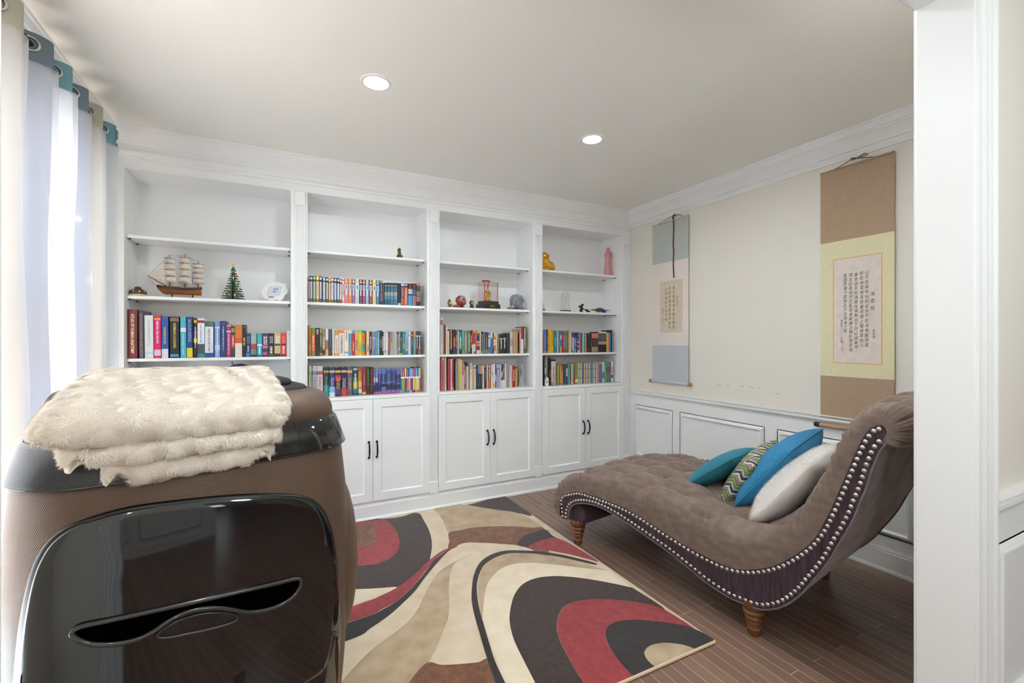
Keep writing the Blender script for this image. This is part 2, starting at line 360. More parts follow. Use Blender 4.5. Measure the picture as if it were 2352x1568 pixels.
for k,(x0,x1,e0,e1) in enumerate(BAYS):
    t=thing('built_in_bookcase',BLAB[k],'bookcase',((x0+x1)/2,YF,0),0,'white built-in bookcases'); cx=(x0+x1)/2; C_=(-cx,-YF,0)
    def B(name,d,bevel=0,par=None,mat=CAB):
        d=(d[0]-cx,d[1]-cx,d[2]-YF,d[3]-YF,d[4],d[5]); return bx(name,mat,d,par or t,bevel)
    B('back_panel',(x0-.02,x1+.02,3.98,3.998,.03,2.51))
    for xa,xb in ((x0-.019,x0),(x1,x1+.019)):
        m=MB().mat(CAB).box(xa-cx,xb-cx,.02,.325,.02,2.51)
        xf=(xb+.0006 if xa<x0 else xa-.0006)-cx
        m.mat(HOLE)
        for yy in (.085,.255):
            for z in [1.06+.032*q for q in range(5)]+[1.36+.032*q for q in range(5)]+[1.79+.032*q for q in range(5)]+[2.13+.032*q for q in range(4)]:
                m.poly([(xf,yy-.0022,z-.0022),(xf,yy+.0022,z-.0022),(xf,yy+.0022,z+.0022),(xf,yy-.0022,z+.0022)])
        m.build('side_panel',None,t,smooth=0,weld=0)
    B('top_panel',(x0-.019,x1+.019,3.675,3.98,2.495,2.513))
    # face frame: stiles and rails
    m=MB(); 
    for xa,xb in ((e0 if k else XL,x0),(x1,e1)): m.box(xa-cx,xb-cx,0,.02,.13,2.495)
    m.box(x0-cx,x1-cx,0,.02,.13,.145).box(x0-cx,x1-cx,0,.02,.935,.945)
    m.build('face_frame',CAB,t,smooth=0,weld=0,bevel=.0012)
    B('counter',(x0-.001,x1+.001,YF-.012,3.98,.945,CT),.003)
    B('cabinet_body',(x0,x1,YF+.0205,3.978,.125,.943))
    for z in SHZ:
        s=B('shelf',(x0+.0015,x1-.0015,YS,3.979,z-.0205,z),.002)
        for xp in (x0+.010,x1-.010):
            for yp in (3.735,3.915):
                bx('shelf_pin',HOLE,(xp-cx-.006,xp-cx+.006,yp-YF-.006,yp-YF+.006,z-.0275,z-.0205),s)
    d0,dm,d1=DOOR[k]
    for q,(da,db) in enumerate(((d0,dm-.0012),(dm+.0012,d1))):
        a=da-cx; b=db-cx; m=MB(); za,zb=.146,.943; fr=.062; y0=-.021
        # frame front, bevelled sticking, recessed panel
        def ring(ins,y): return [(a+ins,y,za+ins),(b-ins,y,za+ins),(b-ins,y,zb-ins),(a+ins,y,zb-ins)]
        R=[ring(0,-.001),ring(0,y0+.0015),ring(.0015,y0),ring(fr,y0),ring(fr+.003,y0+.002),ring(fr+.010,y0+.0095),ring(fr+.012,y0+.0095)]
        m.grid(R,cv=True); m.poly(R[-1]); m.poly(R[0][::-1])
        dr=m.build('door',CAB,t,smooth=20)
        hx=(dm-.030 if q==0 else dm+.030)-cx
        plabel(pull_handle().build('handle',BLACKM,dr,loc=(hx,y0,.551)),'black arched pull handle')
    # pilasters
    pl=[PIL[k]]
    for (pa,pb) in pl:
        a=pa-cx; b=pb-cx; n=5; w=b-a
        prof=[(a,0),(a,-.016)]
        fl=w/(n*2+1)
        for q in range(n):
            xx=a+fl*(2*q+1); prof+= [(xx,-.016),(xx+fl*.15,-.011),(xx+fl*.5,-.0095),(xx+fl*.85,-.011),(xx+fl,-.016)]
        prof+=[(b,-.016),(b,0)]
        m=MB(); m.prism(prof,lambda p,q:(p,q,.20),lambda p,q:(p,q,2.40)); p_=m.build('pilaster',CAB,t,smooth=15)
        for nm,z0,z1 in (('plinth',.131,.235),('capital',2.385,2.487)):
            bx(nm,CAB,(a-.004,b+.004,-.024,0,z0,z1),p_,.004)
    if k==0:
        pass
# ============================================================ scrolls
def scroll(name,label,y0,y1,bands,paper,cols,rodm,rodr,rodext,xw,cord):
    t=thing(name,label,'hanging scroll',(xw,(y0+y1)/2,bands[0][1]),0,'calligraphy scrolls on the wall'); cy0=(y0+y1)/2; cz=bands[0][1]; X=0
    L=lambda y,z,o=0:(X-o,y-cy0,z-cz)
    for nm,za,zb,mat in bands:
        m=MB().prism([(y0,zb),(y1,zb),(y1,za),(y0,za)],lambda a,b:L(a,b,0.0),lambda a,b:L(a,b,.0016)); m.build(nm,mat,t,smooth=0)
    pa,pb,pz0,pz1,pm,bm_=paper
    if bm_: MB().prism([(pa-.006,pz0-.006),(pb+.006,pz0-.006),(pb+.006,pz1+.006),(pa-.006,pz1+.006)],lambda a,b:L(a,b,.0016),lambda a,b:L(a,b,.0020)).build('paper_border',bm_,t,smooth=0)
    MB().prism([(pa,pz0),(pb,pz0),(pb,pz1),(pa,pz1)],lambda a,b:L(a,b,.0016),lambda a,b:L(a,b,.0024)).build('paper',pm,t,smooth=0)
    ink=MB(); red=MB()
    for body,yc,zt,sz,step,r_ in cols:
        mm=red if r_ else ink
        for q,ch in enumerate(body):
            zc=zt-step*q; jj=random.uniform(-.04,.04)*sz; sw=sz*random.uniform(.85,1.0)
            if ch==' ': continue
            # the wall is seen from -x: +y runs to the picture's left
            add_text(mm,ch,(-sw*.45,sw*.45,-sz/2,sz/2),lambda x,z:L(yc-x+jj-.12*z,zc+z,.0029),bold=.0,keep=True)
    ink.build('ink_writing',CM((20,20,22),.7),t,smooth=0,weld=0)
    if red.v: red.build('red_seal',CM((214,92,72),.7),t,smooth=0,weld=0)
    zb=bands[-1][2]
    m=MB().lathe([(rodr,y0-cy0),(rodr,y1-cy0)],X-rodr*.4,0,zb-cz,16,'y'); m.build('bottom_rod',bands[-1][3],t)
    for s_,ye in ((-1,y0),(1,y1)):
        MB().lathe([(rodr*.95,0),(rodr*1.2,s_*.006),(rodr*1.25,s_*rodext*.8),(rodr*1.0,s_*rodext)],X-rodr*.4,ye-cy0,zb-cz,16,'y').build('rod_knob',rodm,t)
    MB().lathe([(.006,y0-cy0),(.006,y1-cy0)],X-.004,0,0,10,'y').build('top_rod',bands[0][3],t)
    for nm,path,rr,mt in cord: MB().tube([L(*p) for p in path],rr,6).build(nm,mt,t)
    return t
CORD=CM((45,32,28),.8); RIB=CM((96,58,50),.8)
cloth=lambda n,c,c2:M(n,c,.8,c2=c2,vscale=90,bump=.1,bscale=400)
g1=cloth('pale_green_silk',(176,182,176),(186,191,186)); g2=cloth('cream_damask',(224,211,203),(232,222,216)); g3=cloth('grey_blue_silk',(184,188,196),(194,198,204))
xw=XR-.016
sm=[("温文儒雅素自謙字國繁",3.055,1.893,.030,.0405,0),("感報英賢官果再荷春秋",3.104,1.892,.030,.0405,0),("大慈理滌山夜不眠",3.148,1.886,.029,.0405,0),("書海遺墨記",3.011,1.807,.017,.0195,0),("劉長青二〇九年書",3.186,1.706,.016,.0165,0),("印",3.180,1.550,.020,.02,1)]
scroll('hanging_scroll','narrow pale green and cream scroll with few columns of writing, dark ribbon, near the bookcase',2.885,3.325,[('top_silk',2.522,2.143,g1),('damask_border',2.143,1.358,g2),('bottom_silk',1.358,1.010,g3)],(2.952,3.226,1.479,1.965,M('tan_paper',(214,196,176),.85,var=.03,vscale=30),None),sm,CM((168,118,66),.5),.013,.035,xw,
 [('hanging_cord',[(3.27,2.522,.003),(3.18,2.541,.004),(3.05,2.562,.006),(2.98,2.553,.006),(2.94,2.522,.003)],.0022,CORD),('cord_knot',[(3.07,2.535,.006),(3.06,2.568,.006),(3.03,2.570,.010),(3.035,2.55,.006)],.0035,CORD),('ribbon',[(3.055,2.565,.008),(3.052,2.45,.006),(3.058,2.28,.007),(3.052,2.255,.007),(3.056,2.1,.007),(3.050,1.985,.007)],.0055,RIB)])
b1=M('tan_brocade',(165,138,112),.8,c2=(178,153,128),vscale=75,bump=.12,bscale=200,stretch=(1,1,2)); b2=M('pale_yellow_damask',(216,207,166),.8,c2=(226,219,184),vscale=90,bump=.1,bscale=200,stretch=(1,1,2))
lg=[("山不在高有仙則名水不在深有龍則靈",1.500,1.826,.0245,.0302,0),("斯是海雲維吾德馨苔痕上階綠草色入",1.528,1.824,.0245,.0302,0),("簾青談笑有鴻儒往來無白丁可以調素琴",1.559,1.819,.0240,.0288,0),("閱金經喜絲竹之亂耳喜案牘之勞形南陽諸",1.589,1.820,.0240,.0281,0),("葛廬西蜀子雲亭孔子云何海之有",1.621,1.821,.0240,.0277,0),("海雲銘",1.469,1.689,.026,.044,0),("劉禹錫",1.463,1.461,.017,.020,0),("劉長青二〇一一年書",1.642,1.529,.015,.0165,0),("印",1.638,1.387,.022,.02,1),("之印",1.638,1.358,.018,.018,1),("·",1.512,1.80,.008,.02,1)]
scroll('hanging_scroll','large brown and yellow scroll with dense columns of writing, behind the chaise back',1.358,1.772,[('top_silk',2.525,2.051,b1),('damask_border',2.051,1.165,b2),('bottom_silk',1.165,.832,b1)],(1.424,1.688,1.257,1.928,M('pink_cream_paper',(222,209,201),.85,var=.03,vscale=20),CM((226,170,110),.8)),lg,CM((25,25,27),.35),.013,.036,xw,
 [('hanging_cord',[(1.72,2.525,.003),(1.66,2.533,.004),(1.575,2.56,.006),(1.47,2.532,.005),(1.42,2.525,.003)],.0022,CORD),('cord_bow',[(1.56,2.556,.006),(1.585,2.566,.010),(1.58,2.55,.010),(1.545,2.555,.008),(1.51,2.57,.010),(1.49,2.558,.008),(1.53,2.552,.006)],.0026,CORD)])
# ============================================================ rug
def rug():
    Z=.013
    def W(pts): return [atZ(800+x/2.6133,1120+y/2.6133,Z)[:2] for x,y in pts]
    X0,X1,Y0,Y1=-.62,1.785,1.432,3.618
    pal=dict(D=M('rug_dark_brown',(66,50,46),.95,c2=(46,34,32),vscale=45,bump=.6,bscale=260,sheen=.3,detail=6),
     K=M('rug_black',(50,42,42),.95,c2=(34,28,29),vscale=45,bump=.6,bscale=260,sheen=.3,detail=6),
     R=M('rug_red',(158,58,62),.95,c2=(132,40,48),vscale=30,bump=.6,bscale=260,sheen=.3,detail=6),
     B=M('rug_rust_brown',(132,86,58),.95,c2=(92,60,44),vscale=30,bump=.6,bscale=260,sheen=.3,detail=6),
     C=M('rug_cream',(220,202,178),.95,c2=(204,183,156),vscale=9,bump=.6,bscale=260,sheen=.3,detail=6),
     L=M('rug_light_cream',(231,216,194),.95,c2=(219,200,172),vscale=9,bump=.6,bscale=260,sheen=.3,detail=6),
     T=M('rug_tan',(190,167,138),.95,c2=(165,141,112),vscale=10,bump=.6,bscale=260,sheen=.3,detail=6),
     E=M('rug_binding',(208,184,154),.9))
    o=MB().mat(pal['C']).box(X0,X1,Y0,Y1,.0012,Z-.0002)
    # painter's order: each colour field lies a hair above the one before
    def clip(poly):
        for ax,val,sg in ((0,X0,1),(0,X1,-1),(1,Y0,1),(1,Y1,-1)):
            out=[]
            for i in range(len(poly)):
                a,b=poly[i-1],poly[i]
                ia=sg*(a[ax]-val)>=0; ib=sg*(b[ax]-val)>=0
                if ia!=ib:
                    t=(val-a[ax])/(b[ax]-a[ax]); out.append(tuple(a[q]+t*(b[q]-a[q]) for q in (0,1)))
                if ib: out.append(tuple(b))
            poly=out
            if not poly: return poly
        return poly
    lev=[0]
    bmx=[]
    def area(key,pts,raw=None,sm=True):
        P=W(pts) if raw is None else raw
        P=smoothpts(P,5,True) if sm else P
        P=clip(P)
        if len(P)<3: return
        lev[0]+=1; bmx.append((key,P,Z+.00012*lev[0]))
    # far field: tan band with brown corner
    area('D',[(620,120),(760,92),(900,50),(1000,40),(1100,160),(1035,155),(960,143),(880,130),(800,118),(700,104)])
    area('T',[(516,128),(640,98),(720,110),(800,120),(900,133),(1035,157),(1180,245),(1100,240),(1000,232),(880,228),(780,235),(680,252),(605,270),(575,210),(540,150)])
    area('B',[(605,268),(680,252),(780,235),(880,230),(1000,232),(1100,240),(1180,250),(1200,420),(1100,370),(1015,345),(900,335),(800,330),(700,330),(605,362),(606,320)])
    area('K',[(1015,343),(1040,300),(1090,275),(1180,250),(1230,290),(1320,330),(1240,302),(1170,312),(1120,330),(1085,355)])
    area('R',[(1085,355),(1120,330),(1170,312),(1240,300),(1340,340),(1500,440),(1430,425),(1330,400),(1200,375)])
    # left: concentric arcs
    area('D',[(-600,190),(205,186),(405,150),(455,200),(490,270),(502,340),(495,400),(480,450),(420,500),(350,560),(280,600),(130,608),(-300,620)])
    area('R',[(-600,230),(112,200),(205,186),(260,220),(298,280),(308,330),(295,380),(250,425),(190,450),(125,463),(-300,480)])
    area('B',[(-600,300),(115,222),(150,240),(170,275),(168,310),(145,340),(125,350),(-300,380)])
    area('L',[(-500,640),(130,606),(290,596),(240,625),(180,650),(120,675),(-300,760)])
    # long stripes: red then black sweeping down left
    area('R',[(640,350),(560,380),(480,440),(420,500),(350,560),(290,600),(240,628),(180,655),(118,680),(-500,900),(-500,960),(100,775),(200,730),(290,680),(370,610),(440,530),(510,440),(570,390),(650,355)])
    area('K',[(640,352),(570,392),(510,440),(450,522),(370,612),(290,682),(200,735),(100,778),(-500,980),(-500,1080),(30,905),(130,845),(240,770),(330,690),(400,620),(460,540),(530,455),(590,390)])
    # tan tongues
    area('T',[(735,400),(700,420),(650,445),(620,490),(608,550),(603,620),(606,700),(600,780),(570,860),(535,950),(480,1050),(380,1180),(250,1350),(-300,1700),(-100,1250),(100,1010),(250,890),(340,820),(410,740),(455,650),(490,580),(540,510),(610,460),(680,425)])
    area('B',[(470,1052),(560,1064),(680,1058),(780,1048),(850,1040),(900,1300),(300,1330),(360,1180)])
    # black outline arch
    area('K',[(1480,452),(1380,425),(1280,402),(1160,384),(1030,376),(930,380),(850,405),(790,450),(755,520),(742,600),(741,680),(758,770),(790,880),(825,1000),(880,1160),(930,1280),(990,1280),(935,1160),(880,1040),(848,940),(815,830),(790,740),(775,660),(772,580),(790,510),(820,460),(880,420),(950,396),(1030,392),(1150,398),(1270,415),(1380,440),(1482,463)])
    area('T',[(1500,480),(1380,442),(1270,417),(1150,400),(1030,394),(950,398),(882,422),(824,462),(794,512),(776,580),(779,660),(794,740),(806,780),(812,700),(822,620),(850,550),(910,490),(990,458),(1100,450),(1250,462),(1400,480),(1560,505)])
    area('L',[(1600,520),(1540,497),(1400,482),(1250,464),(1100,452),(990,460),(912,492),(852,552),(824,622),(812,705),(806,782),(825,850),(850,930),(890,1040),(940,1160),(990,1280),(1180,1280),(1115,1160),(1060,1050),(1010,950),(985,880),(970,800),(975,720),(1000,640),(1050,580),(1130,545),(1250,533),(1400,545),(1550,570),(1690,600)])
    area('D',[(1720,610),(1690,598),(1550,568),(1400,543),(1250,531),(1130,543),(1050,578),(1000,638),(975,718),(968,800),(985,885),(1012,955),(1062,1055),(1118,1165),(1180,1290),(1500,1280),(1390,1140),(1320,1020),(1270,920),(1252,850),(1258,780),(1290,720),(1360,685),(1480,668),(1600,672),(1750,690),(1900,730)])
    area('R',[(1920,745),(1850,715),(1750,690),(1600,672),(1480,668),(1362,685),(1292,720),(1260,780),(1254,850),(1272,920),(1322,1020),(1392,1140),(1480,1260),(1760,1180),(1680,1100),(1610,1020),(1560,940),(1545,880),(1560,835),(1620,805),(1720,795),(1850,805),(1960,820),(2080,850)])
    area('K',[(2200,925),(2070,845),(1960,818),(1850,803),(1720,793),(1620,803),(1560,833),(1545,880),(1562,942),(1612,1022),(1682,1102),(1780,1190),(1900,1110),(2100,1010)])
    area('T',[(2130,1000),(2090,975),(2030,950),(1950,935),(1880,933),(1810,950),(1778,985),(1785,1020),(1820,1060),(1870,1092),(1960,1130)])
    for key,P,z in bmx:
        o.mat(pal[key]); o.poly([(x,y,z) for x,y in P])
    o.mat(pal['E']); o.tube([(X0,Y0,.008),(X1,Y0,.008)],.0075,8); o.tube([(X1,Y0,.007),(X1,Y1,.007)],.005,8)
    ob=o.build('rug',smooth=0,weld=0)
    # ngons must stay planar and face up
    bm=bmesh.new(); bm.from_mesh(ob.data); bmesh.ops.triangulate(bm,faces=[f for f in bm.faces if len(f.verts)>4],ngon_method='EAR_CLIP'); bm.to_mesh(ob.data); bm.free()
    return tag(ob,'cream, red and dark brown swirl patterned rug on the wooden floor','rug')
rug()
# ============================================================ chaise longue
def velvet(name,c,lo=.62,hi=1.22,scale=9,stretch=(1,1,1)):
    m=M(name,[x*lo for x in c],.75,c2=[min(255,x*hi) for x in c],vscale=scale,sheen=.45,stretch=stretch,detail=6,bump=.08,bscale=900)
    b=m.node_tree.nodes['Principled BSDF']; b.inputs['Sheen Tint'].default_value=rgb((225,205,200)); b.inputs['Sheen Roughness'].default_value=.35; b.inputs['Specular IOR Level'].default_value=.1
    return m
VEL=velvet('taupe_velvet',(122,105,96),.9,1.08,30,(1,.5,1))
VELB=velvet('grey_back_velvet',(112,106,104),.8,1.15,5,(2,6,.6))
PLUM=velvet('plum_side_velvet',(70,56,64),.8,1.2,14,(6,6,.6))
NAIL=M('nickel_nailhead',(205,205,200),.22,metal=1.0)
LEGW=M('turned_wood_leg',(132,80,34),.25,c2=(84,46,20),vscale=9,stretch=(1,1,4),coat=.5)
CH_A=math.atan2(.162,.987)
CHW=.955
chaise=thing('chaise_lounge','tufted taupe velvet chaise longue with scrolled back, plum sides and nailhead trim','chaise longue',(2.009-.05*.987,1.40-.05*.162,0),CH_A)
# local frame: x = across (0 near side .. CHW far side), y = s along (head -, foot +), z up
PAIR=[((1.33,.155),(1.300,.155)),((1.385,.19),(1.304,.20)),((1.402,.26),(1.303,.27)),((1.385,.345),(1.285,.312)),((1.315,.425),(1.22,.350)),((1.215,.488),(1.13,.383)),((1.09,.535),(1.02,.394)),((.90,.558),(.87,.396)),((.72,.562),(.72,.392)),((.52,.548),(.52,.353)),((.34,.530),(.34,.316)),((.18,.512),(.18,.296)),((.05,.510),(.06,.297)),((-.05,.532),(-.04,.337)),((-.12,.578),(-.13,.393)),((-.185,.655),(-.212,.475)),((-.24,.745),(-.275,.557)),((-.287,.845),(-.325,.668)),((-.328,.95),(-.370,.795)),((-.372,1.05),(-.413,.925)),((-.437,1.135),(-.455,1.033)),((-.51,1.157),(-.492,1.073)),((-.577,1.138),(-.512,1.070)),((-.612,1.085),(-.520,1.052)),((-.603,1.03),(-.517,1.035)),((-.56,.988),(-.509,1.018)),((-.505,.985),(-.503,1.004))]
OUT=np.array(smoothpts([p[0] for p in PAIR],10)); INN=np.array(smoothpts([p[1] for p in PAIR],10))
arc=np.concatenate([[0],np.cumsum(np.hypot(*np.diff(OUT,axis=0).T))]); AL=arc[-1]
def make_cushion():
    NS,NW=420,200
    S=np.linspace(0,AL,NS); ox=np.interp(S,arc,OUT[:,0]); oz=np.interp(S,arc,OUT[:,1]); ix=np.interp(S,arc,INN[:,0]); iz=np.interp(S,arc,INN[:,1])
    # outward normal of the profile
    tx=np.gradient(ox); tz=np.gradient(oz); ln=np.hypot(tx,tz); nx=tz/ln; nz=-tx/ln   # profile runs foot->head: outward is left of travel
    wpos=np.linspace(0,1,NW); wpos=np.where(wpos<.5,.5*(2*wpos)**1.6,1-.5*(2*(1-wpos))**1.6)*CHW
    ED=.125
    PS,PW=.215,.096   # diamond tufting pitch along / across
    Sg,Wg=np.meshgrid(S,wpos,indexing='ij')
    e=np.minimum(Wg,CHW-Wg); q=np.clip(e/ED,0,1); g=np.sqrt(np.maximum(0,1-(1-q)**2.2))
    crown=.018*np.clip((e-ED)/.25,0,1)**.7
    # tufting
    S0=float(S[np.argmin(abs(ox-1.015)+10*(oz<.48))])
    a=(Sg-S0)/PS+(Wg-CHW/2)/PW; b=(Sg-S0)/PS-(Wg-CHW/2)/PW
    a*=.5; b*=.5; a=a+.25; b=b+.25
    da=np.abs(a-np.round(a)); db=np.abs(b-np.round(b))
    wob=.03*np.sin(7*Sg+3*Wg)+.02*np.sin(17*Wg)
    def crease(d,wd): return np.exp(-(d/wd)**1.2)
    r2=(da/.25)**2+(db/.25)**2
    btn=np.exp(-np.sqrt(r2)*1.25)
    vis=np.clip((Sg-.20)/.06,0,1)*np.clip((e-.045)/.03,0,1)
    end=np.clip((AL-.28-Sg)/.05,0,1)
    fold=-.024*(crease(da,.075)*(1-.45*np.sin(PI*np.clip(db*2,0,1)))+crease(db,.075)*(1-.45*np.sin(PI*np.clip(da*2,0,1))))
    tuft=(-.085*btn+fold)*vis*end
    # radial gathers round each button
    ang=np.arctan2(a-np.round(a),b-np.round(b)); rr=np.sqrt(r2)
    tuft+=.0035*np.sin(11*ang+5*Wg+9*Sg)*np.exp(-(rr-1.0)**2/.5)*vis*end
    # side gathers running down from each edge button
    sp=(Sg-S0)/PS; k=np.abs(sp-np.round(sp)); 
    back=np.clip((S/AL-.52)/.05,0,1)[:,None]
    side=np.exp(-((e-.05)/.06)**2)*(1-g*.3)
    gath=.011*np.sin(2*PI*Sg/.047+2.5*np.sin(9*Sg))*np.abs(np.sin(3.1*Sg+1))+.006*np.sin(2*PI*Sg/.021+3*np.sin(5*Sg))
    seam=-.020*np.exp(-(k/.025)**1.3)
    tuft+=side*(gath*(1-.55*back)+seam*(1-.6*back))
    # head roll pleats
    hd=np.clip((Sg-(AL-.34))/.05,0,1)
    tuft+=hd*(-.016*np.exp(-(((Sg%.062)-.03)/.006)**2))*np.clip((.14-e)/.08,0,1)
    # a seam across the back
    inx=ix[:,None]; inz=iz[:,None]
    X=inx+(ox[:,None]-inx)*g; Z=inz+(oz[:,None]-inz)*g
    h=crown+tuft*np.clip(g*1.3,0,1)
    X=X+nx[:,None]*h; Z=Z+nz[:,None]*h
    bul=.026*np.sin(PI*np.clip(q,0,1))*(1-q)*1.6+.5*gath*np.sin(PI*np.clip(q,0,1))
    W2=np.where(Wg<CHW/2,Wg-bul,Wg+bul)
    mb=MB(); mb.grid([[ (W2[i,j],X[i,j],Z[i,j]) for j in range(NW)] for i in range(NS)],flip=True)
    o=mb.build('tufted_cushion',VEL,chaise,smooth=180,weld=0)
    # buttons
    bl=[]
    for s_ in np.arange(-2,14):
        for w_ in np.arange(-10,11):
            ss=S0+s_*PS*.5; ww=CHW/2+w_*PW*.5
            aa=(s_+w_)/4+.25; bb=(s_-w_)/4+.25
            if abs(aa-round(aa))<1e-6 and abs(bb-round(bb))<1e-6 and .06<ww<CHW-.06 and .24<ss<AL-.3: bl.append((ss,ww))
    for ss,ww in bl:
        i=int(np.argmin(abs(S-ss))); j=int(np.argmin(abs(wpos-ww)))
        p=Vector((W2[i,j],X[i,j]+nx[i]*.006,Z[i,j]+nz[i]*.006))
        nrm=Vector((0,nx[i],nz[i])); R=nrm.to_track_quat('Z','Y').to_matrix()
        MB().ell(p,(.013,.013,.007),12,8,R).build('tuft_button',VEL,chaise,smooth=180)
make_cushion()
UPp=[(1.286,.160),(1.303,.279),(1.283,.315),(1.235,.344),(1.122,.386),(1.015,.393),(.872,.396),(.741,.393),(.618,.376),(.504,.350),(.398,.327),(.299,.309),(.206,.297),(.118,.293),(.036,.306),(-.041,.337),(-.114,.382),(-.170,.430),(-.223,.487),(-.268,.546),(-.305,.615),(-.335,.693),(-.364,.777),(-.393,.865),(-.421,.950),(-.448,1.021),(-.474,1.061),(-.500,1.075),(-.516,1.056)]
LOp=[(-.508,1.020),(-.485,.982),(-.471,.941),(-.458,.899),(-.442,.83),(-.421,.765),(-.404,.707),(-.381,.647),(-.353,.583),(-.323,.51),(-.293,.45),(-.255,.385),(-.223,.328),(-.184,.274),(-.136,.223),(-.078,.185),(-.034,.171),(.02,.166),(.077,.163),(.135,.170),(.206,.185),(.299,.217),(.398,.25),(.504,.278),(.618,.305),(.741,.332),(.845,.349),(.957,.354),(1.045,.345),(1.138,.318),(1.205,.274),(1.235,.218),(1.240,.165)]
def offs(P,d):
    P=np.array(P); t=np.gradient(P,axis=0); t/=np.linalg.norm(t,axis=1)[:,None]+1e-9
    return P+np.stack([-t[:,1],t[:,0]],1)*d
UPs=np.array(smoothpts(UPp,4)); LOs=np.array(smoothpts(LOp,4))
LOo=offs(LOs,-.016)     # lower edge lies a little outside the lower nail row
poly=[tuple(p) for p in UPs]+[tuple(p) for p in LOo]
# frame with velvet outer back and underside
mb=MB().mat(VELB)
n=len(LOo)
P=[[(w,LOo[i][0],LOo[i][1]) for w in (.008,CHW*.25,CHW*.5,CHW*.75,CHW-.008)] for i in range(n)]
mb.grid(P)
mb.grid([[(w,UPs[i][0],UPs[i][1]-.004) for w in (.008,CHW-.008)] for i in range(len(UPs))])
mb.build('outer_back',VELB,chaise,smooth=60)
def strip_panel(w0,w1,name):
    # side panel built as a strip between the upper and lower outlines
    N=220
    def res(Q):
        Q=np.array(Q); d=np.concatenate([[0],np.cumsum(np.hypot(*np.diff(Q,axis=0).T))]); u=np.linspace(0,d[-1],N); return np.stack([np.interp(u,d,Q[:,0]),np.interp(u,d,Q[:,1])],1)
    A=res(UPs); B=res(LOo[::-1]); m=MB()
    rows=[]
    for t in np.linspace(0,1,7):
        rows.append([(w0,*(A[i]*(1-t)+B[i]*t)) for i in range(N)])
    m.grid(rows)
    rows2=[[(w1,*(A[i]*(1-t)+B[i]*t)) for i in range(N)] for t in np.linspace(0,1,7)]
    m.grid(rows2,flip=True)
    m.grid([rows[0],rows2[0]],flip=True); m.grid([rows[-1],rows2[-1]])
    m.grid([[r[0] for r in rows],[r[0] for r in rows2]]); m.grid([[r[-1] for r in rows],[r[-1] for r in rows2]],flip=True)
    return plabel(m.build(name,PLUM,chaise,smooth=50),'plum velvet side panel')
strip_panel(0,.010,'side_panel'); strip_panel(CHW-.010,CHW,'side_panel')
WELT=velvet('welt_velvet',(120,110,112),.9,1.1,30)
for w_ in (.002,CHW-.002):
    MB().tube([(w_,p[0],p[1]) for p in offs(LOs,-.017)],.0042,6).build('welt',WELT,chaise)
# nailheads
def nails(Q,off,w_):
    Q=offs(Q,off); d=np.concatenate([[0],np.cumsum(np.hypot(*np.diff(Q,axis=0).T))]); k=int(d[-1]/.0262); u=np.linspace(.012,d[-1]-.012,k)
    return [(w_,np.interp(x,d,Q[:,0]),np.interp(x,d,Q[:,1])) for x in u]
cand=nails(UPs,.014,-.0005)+nails(LOs,.004,-.0005)
cand.sort(key=lambda p:p[1]+.0*p[2])     # head end stands nearest the camera
npro=None
def nail_mb(m,p): 
    return m.grid([[(p[0]-.0062*math.cos(a),p[1]+.0098*math.sin(a)*math.cos(t),p[2]+.0098*math.sin(a)*math.sin(t)) for a in np.linspace(0,PI/2,5)] for t in np.linspace(0,2*PI,12,endpoint=False)],cu=True)
for p in cand[:100]:
    if npro is None:
        npro=nail_mb(MB(),(0,0,0)).build('nailhead',NAIL,chaise,smooth=180,weld=1e-6); npro.location=p
    else:
        c=npro.copy(); COL.objects.link(c); c.parent=chaise; c.location=p
m=MB()
for p in cand[100:]: nail_mb(m,p)
nr=m.build('nailhead_row',NAIL,chaise,smooth=180,weld=1e-6); nr['kind']='stuff'
# foot rail bolster and legs
m=MB(); sec=[(1.10,.275),(1.09,.20),(1.12,.150),(1.235,.148),(1.285,.158),(1.29,.21),(1.25,.285),(1.17,.31)]
m.prism(sec,lambda a,b:(.028,a,b),lambda a,b:(CHW-.028,a,b)); m.build('foot_rail',PLUM,chaise,bevel=.02,seg=3)
m=MB(); m.box(.03,CHW-.03,-.06,.10,.150,.26); m.build('head_rail',PLUM,chaise,bevel=.01)
LP_=[(.024,0),(.026,.003),(.030,.030),(.0305,.034),(.028,.037),(.029,.041),(.036,.062),(.035,.066),(.033,.069),(.042,.080),(.044,.088),(.042,.093),(.040,.096),(.048,.106),(.050,.114),(.048,.120),(.046,.123),(.053,.136),(.056,.150),(.054,.163),(.050,.170)]
for x,y in ((.05,-.006),(CHW-.055,-.006),(.062,1.185),(CHW-.062,1.185)):
    MB().lathe(LP_,0,0,0,28).build('leg',LEGW,chaise,smooth=50,loc=(x,y,0))
